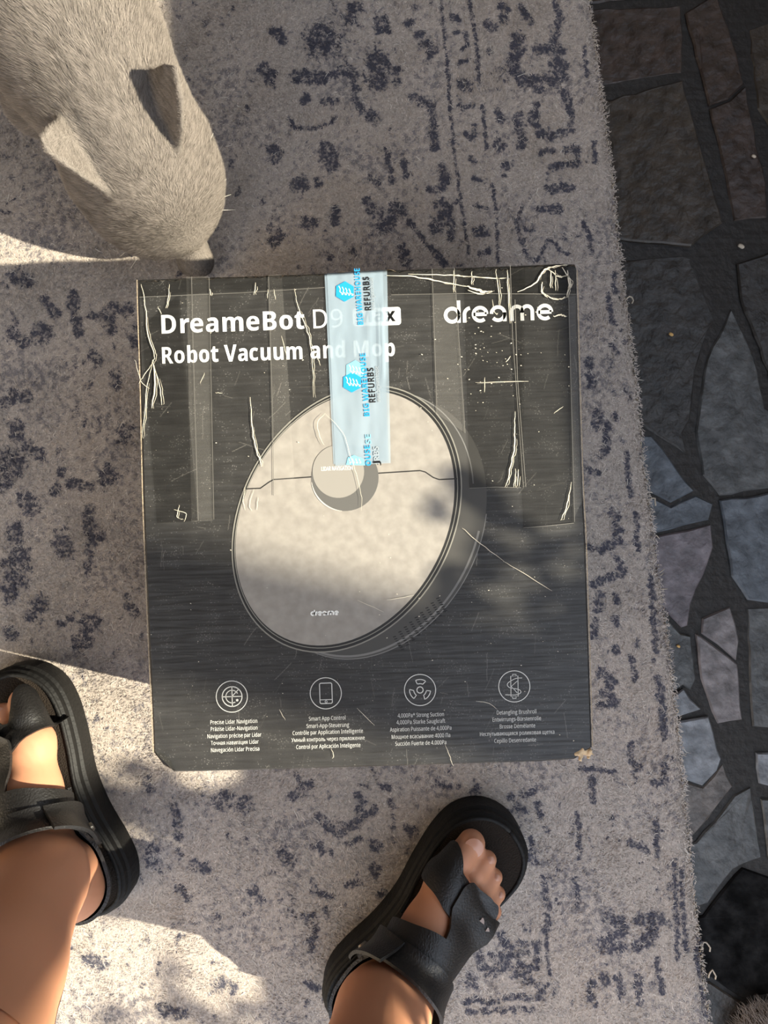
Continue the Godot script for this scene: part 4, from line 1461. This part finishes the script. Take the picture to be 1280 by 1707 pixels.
func person():
	var body := st()
	var skin := mat(Color(0.76, 0.54, 0.415), 0.55, 0.4)
	skin.subsurf_scatter_enabled = true
	skin.subsurf_scatter_strength = 0.06
	var p := thing("person", "person in black sandals and dark shorts standing at the carton, bare lower legs showing", "person")
	var verts := PackedVector3Array()
	var idx := PackedInt32Array()
	var specs := [
		{"m": 1.0, "at": Vector3(0.042, RUG_TOP, 0.448), "turn": -42.0, "label": "black leather sandal with two rubbed spots, on the right foot"},
		{"m": -1.0, "at": Vector3(-0.362, RUG_TOP, 0.308), "turn": 25.0, "label": "black leather sandal on the left foot, half in sunlight"}]
	var hips := []
	for sp in specs:
		var frame := Transform3D(Basis(Vector3.UP, deg_to_rad(sp.turn)), sp.at)
		var hip := Vector3(-0.12 if sp.m > 0 else -0.23, 0.86, 0.52)
		var ankle: Vector3 = frame * Vector3(-0.010 * sp.m, 0.141, 0.056)
		var knee_w := ankle.lerp(hip, 0.47) + Vector3(0, 0, -0.01)
		var knee: Vector3 = frame.affine_inverse() * knee_w
		var f := foot_field(sp.m, knee)
		var tf := toe_field(sp.m)
		hips.append([knee_w, hip])
		var grids := [nets(f, Vector3(-0.10, 0.03, -0.10), Vector3(0.10, 0.30, 0.18), 0.0045), nets(tf, Vector3(-0.06, 0.038, -0.13), Vector3(0.06, 0.085, -0.04), 0.0022)]
		# shin and calf above
		var fw := field(0.03)
		bone(fw, knee_w - (knee_w - ankle) * 0.72, knee_w.lerp(ankle, 0.35) + Vector3(0, 0, 0.02), 0.051, 0.062)
		bone(fw, knee_w.lerp(ankle, 0.35) + Vector3(0, 0, 0.02), knee_w, 0.062, 0.056)
		bone(fw, knee_w, hip, 0.056, 0.082)
		var gw := nets(fw, knee_w.min(hip) - Vector3(0.14, 0.24, 0.14), knee_w.max(hip) + Vector3(0.14, 0.05, 0.14), 0.012)
		for g in grids:
			var k := verts.size()
			for q in g.v: verts.append(frame * q)
			for i in g.i: idx.append(k + i)
		var k2 := verts.size()
		for q in gw.v: verts.append(q)
		for i in gw.i: idx.append(k2 + i)
		# nails
		for t in [[-0.0272, -0.1070, 0.0105, 0.0105, 0.0745], [-0.0035, -0.1065, 0.0056, 0.0060, 0.0695], [0.0140, -0.0975, 0.0050, 0.0052, 0.0688], [0.0290, -0.0865, 0.0046, 0.0047, 0.0682]]:
			if sp.m < 0 and t[0] < -0.02: continue   # under the band
			var nf := []
			var s := st()
			s.set_smooth_group(0)
			for r in 4:
				for a in 14:
					var ang := TAU * a / 14
					var rr := [0.0, 0.5, 0.85, 1.0][r] as float
					nf.append(Vector3((t[0] + cos(ang) * t[2] * rr) * sp.m, t[4] + 0.0006 - rr * rr * 0.0022 - absf(cos(ang)) * rr * 0.0008, t[1] + sin(ang) * t[3] * rr))
			for r in 3:
				for a in 14:
					var b := (a + 1) % 14
					var qd := [nf[r * 14 + a], nf[r * 14 + b], nf[r * 14 + 14 + b], nf[r * 14 + 14 + a]]
					if sp.m > 0: qd.reverse()
					quad(s, frame * qd[0], frame * qd[1], frame * qd[2], frame * qd[3])
			s.generate_normals()
			put(s.commit(), "toenail", mat(Color(0.74, 0.55, 0.46), 0.3, 0.5), p)
		sandal(f, tf, sp, frame)
	# trunk, arms and head, above and behind the camera
	var up := field(0.05)
	var pel := Vector3(-0.17, 0.94, 0.56)
	bone(up, pel + Vector3(-0.07, 0, 0), pel + Vector3(0.07, 0, 0), 0.125, 0.125)
	bone(up, pel, pel + Vector3(0, 0.28, 0.02), 0.125, 0.13)
	bone(up, pel + Vector3(-0.10, 0.44, 0.03), pel + Vector3(0.10, 0.44, 0.03), 0.10, 0.10)
	bone(up, pel + Vector3(0, 0.28, 0.02), pel + Vector3(0, 0.46, 0.03), 0.12, 0.11)
	bone(up, pel + Vector3(0, 0.50, 0.02), pel + Vector3(0, 0.62, -0.01), 0.055, 0.052)
	bone(up, pel + Vector3(0, 0.68, -0.03), pel + Vector3(0, 0.76, -0.03), 0.078, 0.088)
	bone(up, pel + Vector3(0, 0.66, -0.085), pel + Vector3(0, 0.70, -0.115), 0.030, 0.014)
	for q in [-1.0, 1.0]:
		bone(up, pel + Vector3(0.17 * q, 0.46, 0.03), pel + Vector3(0.25 * q, 0.19, 0.06), 0.052, 0.042)
		bone(up, pel + Vector3(0.25 * q, 0.19, 0.06), pel + Vector3(0.24 * q, -0.04, 0.02), 0.040, 0.028)
		bone(up, pel + Vector3(0.24 * q, -0.05, 0.02), pel + Vector3(0.235 * q, -0.12, 0.01), 0.026, 0.022)
		for k in 4:
			bone(up, pel + Vector3(0.235 * q, -0.12, -0.015 + 0.018 * k), pel + Vector3(0.228 * q, -0.19 + 0.006 * absf(k - 1.3), -0.017 + 0.019 * k), 0.0105, 0.008)
	var gu := nets(up, pel - Vector3(0.36, 0.22, 0.2), pel + Vector3(0.36, 0.90, 0.2), 0.013)
	var k3 := verts.size()
	for q in gu.v: verts.append(q)
	for i in gu.i: idx.append(k3 + i)
	put(arrays(verts, idx), "body", skin, p)
	# shorts and shirt follow the body
	var sf := field(0.04)
	for h in hips: bone(sf, h[0].lerp(h[1], 0.35), h[1], 0.082, 0.098)
	bone(sf, pel + Vector3(-0.07, 0, 0), pel + Vector3(0.07, 0, 0), 0.14, 0.14)
	var gs := nets(sf, pel - Vector3(0.32, 0.52, 0.26), pel + Vector3(0.32, 0.20, 0.26), 0.014)
	put(arrays(gs.v, gs.i), "shorts", mat(Color(0.16, 0.17, 0.19), 0.95), p)
	var tf2 := field(0.05)
	bone(tf2, pel + Vector3(0, 0.08, 0), pel + Vector3(0, 0.28, 0.02), 0.145, 0.148)
	bone(tf2, pel + Vector3(-0.10, 0.44, 0.03), pel + Vector3(0.10, 0.44, 0.03), 0.115, 0.115)
	bone(tf2, pel + Vector3(0, 0.28, 0.02), pel + Vector3(0, 0.44, 0.03), 0.138, 0.125)
	for q in [-1.0, 1.0]: bone(tf2, pel + Vector3(0.17 * q, 0.46, 0.03), pel + Vector3(0.225 * q, 0.28, 0.05), 0.068, 0.062)
	var gt := nets(tf2, pel - Vector3(0.36, 0.16, 0.24), pel + Vector3(0.36, 0.66, 0.24), 0.014)
	put(arrays(gt.v, gt.i), "shirt", mat(Color(0.55, 0.56, 0.58), 0.95), p)
	var hf := field(0.03)
	bone(hf, pel + Vector3(0, 0.74, -0.005), pel + Vector3(0, 0.78, -0.005), 0.092, 0.092)
	var gh := nets(hf, pel + Vector3(-0.12, 0.63, -0.11), pel + Vector3(0.12, 0.9, 0.11), 0.012)
	put(arrays(gh.v, gh.i), "hair", mat(Color(0.12, 0.09, 0.07), 0.8), p)

# ---------------------------------------------------------------- the sandals
# strap: centre line and half widths; laid on the foot, lifted by off
func strap(f: Dictionary, tf: Dictionary, line: Array, half: Array, off: float, thick: float, frame: Transform3D, hug := 0.018, loose := 0.0, across := 6) -> ArrayMesh:
	var pts := curve(line, 8)
	var n := pts.size()
	var v := PackedVector3Array()
	var top := []
	var under := []
	var last := Vector3.ZERO
	var wide := []
	for i in n:
		var t: Vector3 = (pts[mini(i + 1, n - 1)] - pts[maxi(i - 1, 0)]).normalized()
		var w0 := grad(f, pts[i]).cross(t).normalized()
		if i > 0: w0 = (w0 + last * 2.0).normalized()
		last = w0
		wide.append(w0)
	if loose < 0.9 and n > 24:
		for i in 9:
			wide[i] = wide[9]
			wide[n - 1 - i] = wide[n - 10]
	for i in n:
		var p: Vector3 = pts[i]
		var w: Vector3 = wide[i]
		var s := float(i) / (n - 1) * (half.size() - 1)
		var a := int(minf(s, half.size() - 2.0001))
		var hw := lerpf(half[a], half[a + 1], s - a)
		for k in across + 1:
			var e := lerpf(-hw, hw, float(k) / across)
			var q := p + w * e
			for it in 4:
				var d := minf(dist(f, q), dist(tf, q))
				if d < hug:
					q -= grad(f, q) * (d - off) * 0.9 * (1.0 if d < off else smoothstep(hug, hug * 0.45, d) * minf(1.0, minf(i, n - 1 - i) / 5.0 + loose))
			var nn := grad(f, q)
			top.append(q + nn * thick)
			under.append(q - nn * 0.0005)
	var m := across + 1
	var s2 := st()
	s2.set_smooth_group(0)
	for i in n - 1:
		for k in across:
			var o := i * m + k
			for tri in [[o, o + 1, o + m], [o + 1, o + m + 1, o + m]]:
				var A: Vector3 = frame * top[tri[0]]
				var B: Vector3 = frame * top[tri[1]]
				var C: Vector3 = frame * top[tri[2]]
				var want: Vector3 = frame.basis * (top[o] - under[o])
				if (C - A).cross(B - A).dot(want) < 0:
					var X := B
					B = C
					C = X
				s2.add_vertex(A)
				s2.add_vertex(B)
				s2.add_vertex(C)
	s2.set_smooth_group(-1)
	for i in n - 1:   # cut edges
		for k in [0, across]:
			var o: int = i * m + k
			var a2: Vector3 = frame * top[o]
			var b2: Vector3 = frame * top[o + m]
			var c2: Vector3 = frame * under[o + m]
			var d2: Vector3 = frame * under[o]
			if k == 0: quad(s2, a2, b2, c2, d2)
			else: quad(s2, d2, c2, b2, a2)
	for i in [0, n - 1]:
		for k in across:
			var o: int = i * m + k
			quad(s2, frame * top[o], frame * top[o + 1], frame * under[o + 1], frame * under[o])
	s2.generate_normals()
	return s2.commit()

func sole_outline(m: float, grow: float) -> PackedVector2Array:
	var o := []
	for q in [[0.002, -0.143], [-0.028, -0.136], [-0.047, -0.113], [-0.051, -0.082], [-0.044, -0.040], [-0.034, 0.0], [-0.032, 0.040], [-0.036, 0.080], [-0.035, 0.110], [-0.023, 0.134], [0.0, 0.142], [0.023, 0.134], [0.036, 0.110], [0.037, 0.070], [0.039, 0.020], [0.045, -0.030], [0.050, -0.070], [0.049, -0.105], [0.034, -0.131]]:
		var p := Vector2(q[0] * m, q[1])
		o.append(p + (p - Vector2(0, p.y * 0.72)).normalized() * grow)
	return loop2(o, 4)

func move_mesh(mesh: ArrayMesh, frame: Transform3D) -> ArrayMesh:
	var s := SurfaceTool.new()
	s.append_from(mesh, 0, frame)
	return s.commit()

func sandal(f: Dictionary, tf: Dictionary, sp: Dictionary, frame: Transform3D):
	var m: float = sp.m
	var s := thing("sandal", sp.label, "sandal")
	var leather := mat(Color(0.105, 0.10, 0.098), 0.46, 0.5)
	relief(leather, ntex(0.06, 256, 4, 71), 0.05, Vector3(22, 22, 22))
	var rubber := mat(Color(0.055, 0.053, 0.052), 0.65, 0.4)
	relief(rubber, ntex(0.05, 256, 3, 72), 0.05, Vector3(14, 14, 14))
	var suede := mat(Color(0.15, 0.125, 0.105), 0.9, 0.3)
	relief(suede, ntex(0.08, 256, 3, 73), 0.08, Vector3(20, 20, 20))
	put(move_mesh(slab(sole_outline(m, 0.004), 0.0, 0.030, 0.003), frame), "outsole", rubber, s)
	put(move_mesh(slab(sole_outline(m, 0.001), 0.028, 0.041, 0.003), frame), "midsole", rubber, s)
	put(move_mesh(slab(sole_outline(m, -0.005), 0.034, 0.0425, 0.001), frame), "footbed", suede, s)
	# raised rim round the footbed
	var rim := st()
	rim.set_smooth_group(0)
	var q := []
	for p in sole_outline(m, -0.004): q.append(frame * Vector3(p.x, 0.042, p.y))
	q.append(q[0])
	tube(rim, q, 0.0026, 0.0026, 6)
	rim.generate_normals()
	put(rim.commit(), "rim", rubber, s)
	var v = func(x: float, y: float, z: float) -> Vector3: return Vector3(x * m, y, z)
	var fwd := 0.004 if m > 0 else -0.016
	# band over the toes
	put(strap(f, tf, [v.call(-0.036, 0.034, -0.066 + fwd), v.call(-0.045, 0.056, -0.069 + fwd), v.call(-0.030, 0.090, -0.074 + fwd), v.call(-0.004, 0.092, -0.066 + fwd), v.call(0.026, 0.084, -0.054 + fwd), v.call(0.048, 0.060, -0.046 + fwd), v.call(0.045, 0.030, -0.044 + fwd)], [0.020, 0.0195, 0.019, 0.020, 0.022, 0.023], 0.0012, 0.0026, frame), "toe_band", leather, s)
	# broad tongue running back from the band to the ankle strap
	put(strap(f, tf, [v.call(0.014, 0.088, -0.096 + fwd), v.call(0.014, 0.097, -0.080 + fwd), v.call(0.016, 0.099, -0.050), v.call(0.013, 0.110, -0.022), v.call(0.010, 0.132, 0.006)], [0.018, 0.029, 0.032, 0.024, 0.020, 0.023], 0.0044, 0.0028, frame, 0.03, 1.0), "tongue", leather, s)
	# ankle strap: from the inner heel over the instep to the outer side
	put(strap(f, tf, [v.call(-0.040, 0.044, 0.040), v.call(-0.048, 0.072, 0.036), v.call(-0.046, 0.104, 0.020), v.call(-0.024, 0.132, 0.000), v.call(0.006, 0.138, -0.004), v.call(0.036, 0.122, 0.012), v.call(0.050, 0.096, 0.044), v.call(0.046, 0.080, 0.082), v.call(0.022, 0.076, 0.118)], [0.018, 0.018, 0.018, 0.017, 0.017, 0.017, 0.014, 0.012], 0.0075, 0.0028, frame, 0.05, 0.4), "ankle_strap", leather, s)
	put(strap(f, tf, [v.call(-0.046, 0.080, 0.014), v.call(-0.036, 0.110, -0.006), v.call(-0.010, 0.120, -0.022), v.call(0.020, 0.114, -0.020)], [0.013, 0.013, 0.012, 0.010], 0.0048, 0.0026, frame, 0.04, 1.0), "strap_end", leather, s)
	# stiff quarter on the inner side, with its rivet
	put(strap(f, tf, [v.call(-0.040, 0.040, 0.004), v.call(-0.043, 0.042, 0.050), v.call(-0.040, 0.048, 0.090), v.call(-0.028, 0.054, 0.118), v.call(0.0, 0.058, 0.130), v.call(0.028, 0.054, 0.118), v.call(0.040, 0.048, 0.090), v.call(0.043, 0.042, 0.045)], [0.018, 0.023, 0.021, 0.019, 0.018, 0.019, 0.017], 0.003, 0.003, frame, 0.05, 1.0), "heel_counter", leather, s)
	put(strap(f, tf, [v.call(-0.050, 0.070, 0.044), v.call(-0.051, 0.090, 0.032), v.call(-0.047, 0.110, 0.018), v.call(-0.034, 0.126, 0.008)], [0.020, 0.022, 0.022, 0.018], 0.0115, 0.003, frame, 0.05, 1.0), "tab", leather, s)
	if m > 0:   # two rubbed spots on the tongue
		var rub := mat(Color(0.66, 0.60, 0.57), 0.8)
		put(strap(f, tf, [v.call(0.023, 0.100, -0.072), v.call(0.024, 0.100, -0.069), v.call(0.024, 0.100, -0.066)], [0.0008, 0.0022, 0.001], 0.0078, 0.0002, frame, 0.03, 1.0), "rubbed_spot", rub, s)
		put(strap(f, tf, [v.call(0.033, 0.098, -0.066), v.call(0.034, 0.098, -0.064), v.call(0.035, 0.098, -0.0615)], [0.0006, 0.0018, 0.0012], 0.0078, 0.0002, frame, 0.03, 1.0), "rubbed_spot", rub, s)
	var rv: Vector3 = v.call(-0.058, 0.082, 0.038)
	var d := dist(f, rv)
	var nn := grad(f, rv)
	rv -= nn * (d - 0.0152)
	var disc := CylinderMesh.new()
	disc.top_radius = 0.0042
	disc.bottom_radius = 0.0052
	disc.height = 0.0022
	disc.radial_segments = 20
	var o := put(disc, "rivet", mat(Color(0.62, 0.60, 0.56), 0.32, 0.5, 0.9), s)
	var axis := (frame.basis * nn).normalized()
	var bx2 := axis.cross(Vector3.FORWARD).normalized()
	o.transform = Transform3D(Basis(bx2, axis, bx2.cross(axis)), frame * rv)

# ---------------------------------------------------------------- crumbs on the stones
func debris():
	var m := mat(Color(0.72, 0.58, 0.36), 0.8)
	var w := mat(Color(0.66, 0.62, 0.56), 0.8)
	var k := 0
	for c in [[1119, 557, 3.6, 0, "flat tan wood chip on the dark slab by the rug edge", "wood chip"], [1236, 410, 5.0, 1, "pale irregular stone chip on dark paving near the reddish strip", "stone chip"], [1257, 260, 3.4, 1, "round whitish bead on the reddish brown paving strip", "bead"], [1131, 1077, 3.0, 0, "small orange grain on the mortar beside the purple stone", "grain"]]:
		var f := field(0.002)
		var p := at(c[0], c[1], 0.003)
		p.y = 0.0026
		var r: float = c[2] * 0.00069
		bone(f, p - Vector3(r * 0.6, 0, r * 0.2), p + Vector3(r * 0.6, 0, r * 0.3), r * 0.6, r * 0.45)
		bone(f, p, p + Vector3(r * 0.2, 0.0, r * 0.5), r * 0.5, r * 0.35)
		var g := nets(f, p - Vector3(r, r, r) * 2.2, p + Vector3(r, r, r) * 2.2, r * 0.22)
		var o := put(arrays(g.v, g.i), ["wood_chip", "stone_chip", "bead", "grain"][k], w if c[3] else m)
		tag(o, c[4], c[5])
		k += 1
	# shaggy pelt in the corner
	var base := at(1300, 1720, 0.01) + Vector3(-0.036, 0, -0.014)
	var pf := field(0.02)
	bone(pf, base + Vector3(0.02, 0.006, 0.02), base + Vector3(0.16, 0.006, 0.10), 0.034, 0.05)
	bone(pf, base + Vector3(0.02, 0.004, 0.08), base + Vector3(0.16, 0.006, 0.22), 0.05, 0.05)
	for b in pf.b: pass
	var g2 := nets(pf, base + Vector3(-0.06, -0.01, -0.06), base + Vector3(0.24, 0.07, 0.30), 0.008)
	var pv: PackedVector3Array = g2.v
	for i in pv.size(): pv[i].y = maxf(0.002, pv[i].y * 0.5)
	var pelt := thing("fur_pelt", "shaggy brown-grey fur pelt lying on the paving beside the black slab", "pelt")
	var pn := smooth_normals(pv, g2.i)
	put(arrays(pv, g2.i), "hide", mat(Color(0.30, 0.26, 0.23), 1.0), pelt)
	rng.seed = 19
	var hv := PackedVector3Array()
	var hn := PackedVector3Array()
	var hc := PackedColorArray()
	var hi := PackedInt32Array()
	for q in 16000:
		var i := rng.randi() % pv.size()
		if pn[i].y < 0.0: continue
		var p := pv[i] + Vector3(rng.randf_range(-0.005, 0.005), 0, rng.randf_range(-0.005, 0.005))
		var d := (Vector3(-0.5, 0.15, -0.8) + Vector3(rng.randfn(0, 0.25), rng.randf() * 0.3, rng.randfn(0, 0.2))).normalized()
		var long := rng.randf_range(0.012, 0.024)
		var sd := d.cross(Vector3.UP).normalized() * 0.0004
		var k2 := hv.size()
		hv.append_array(PackedVector3Array([p - sd, p + sd, p + d * long]))
		var s := rng.randf_range(0.6, 1.35)
		for z in 3:
			hn.append((Vector3.UP + d * 0.2).normalized())
			hc.append(Color(0.23, 0.195, 0.17) * s)
		hi.append_array([k2, k2 + 2, k2 + 1])
	put(arrays(hv, hi, hc, hn), "hair", vmat(0.9, 0.2), pelt).set_meta("kind", "stuff")
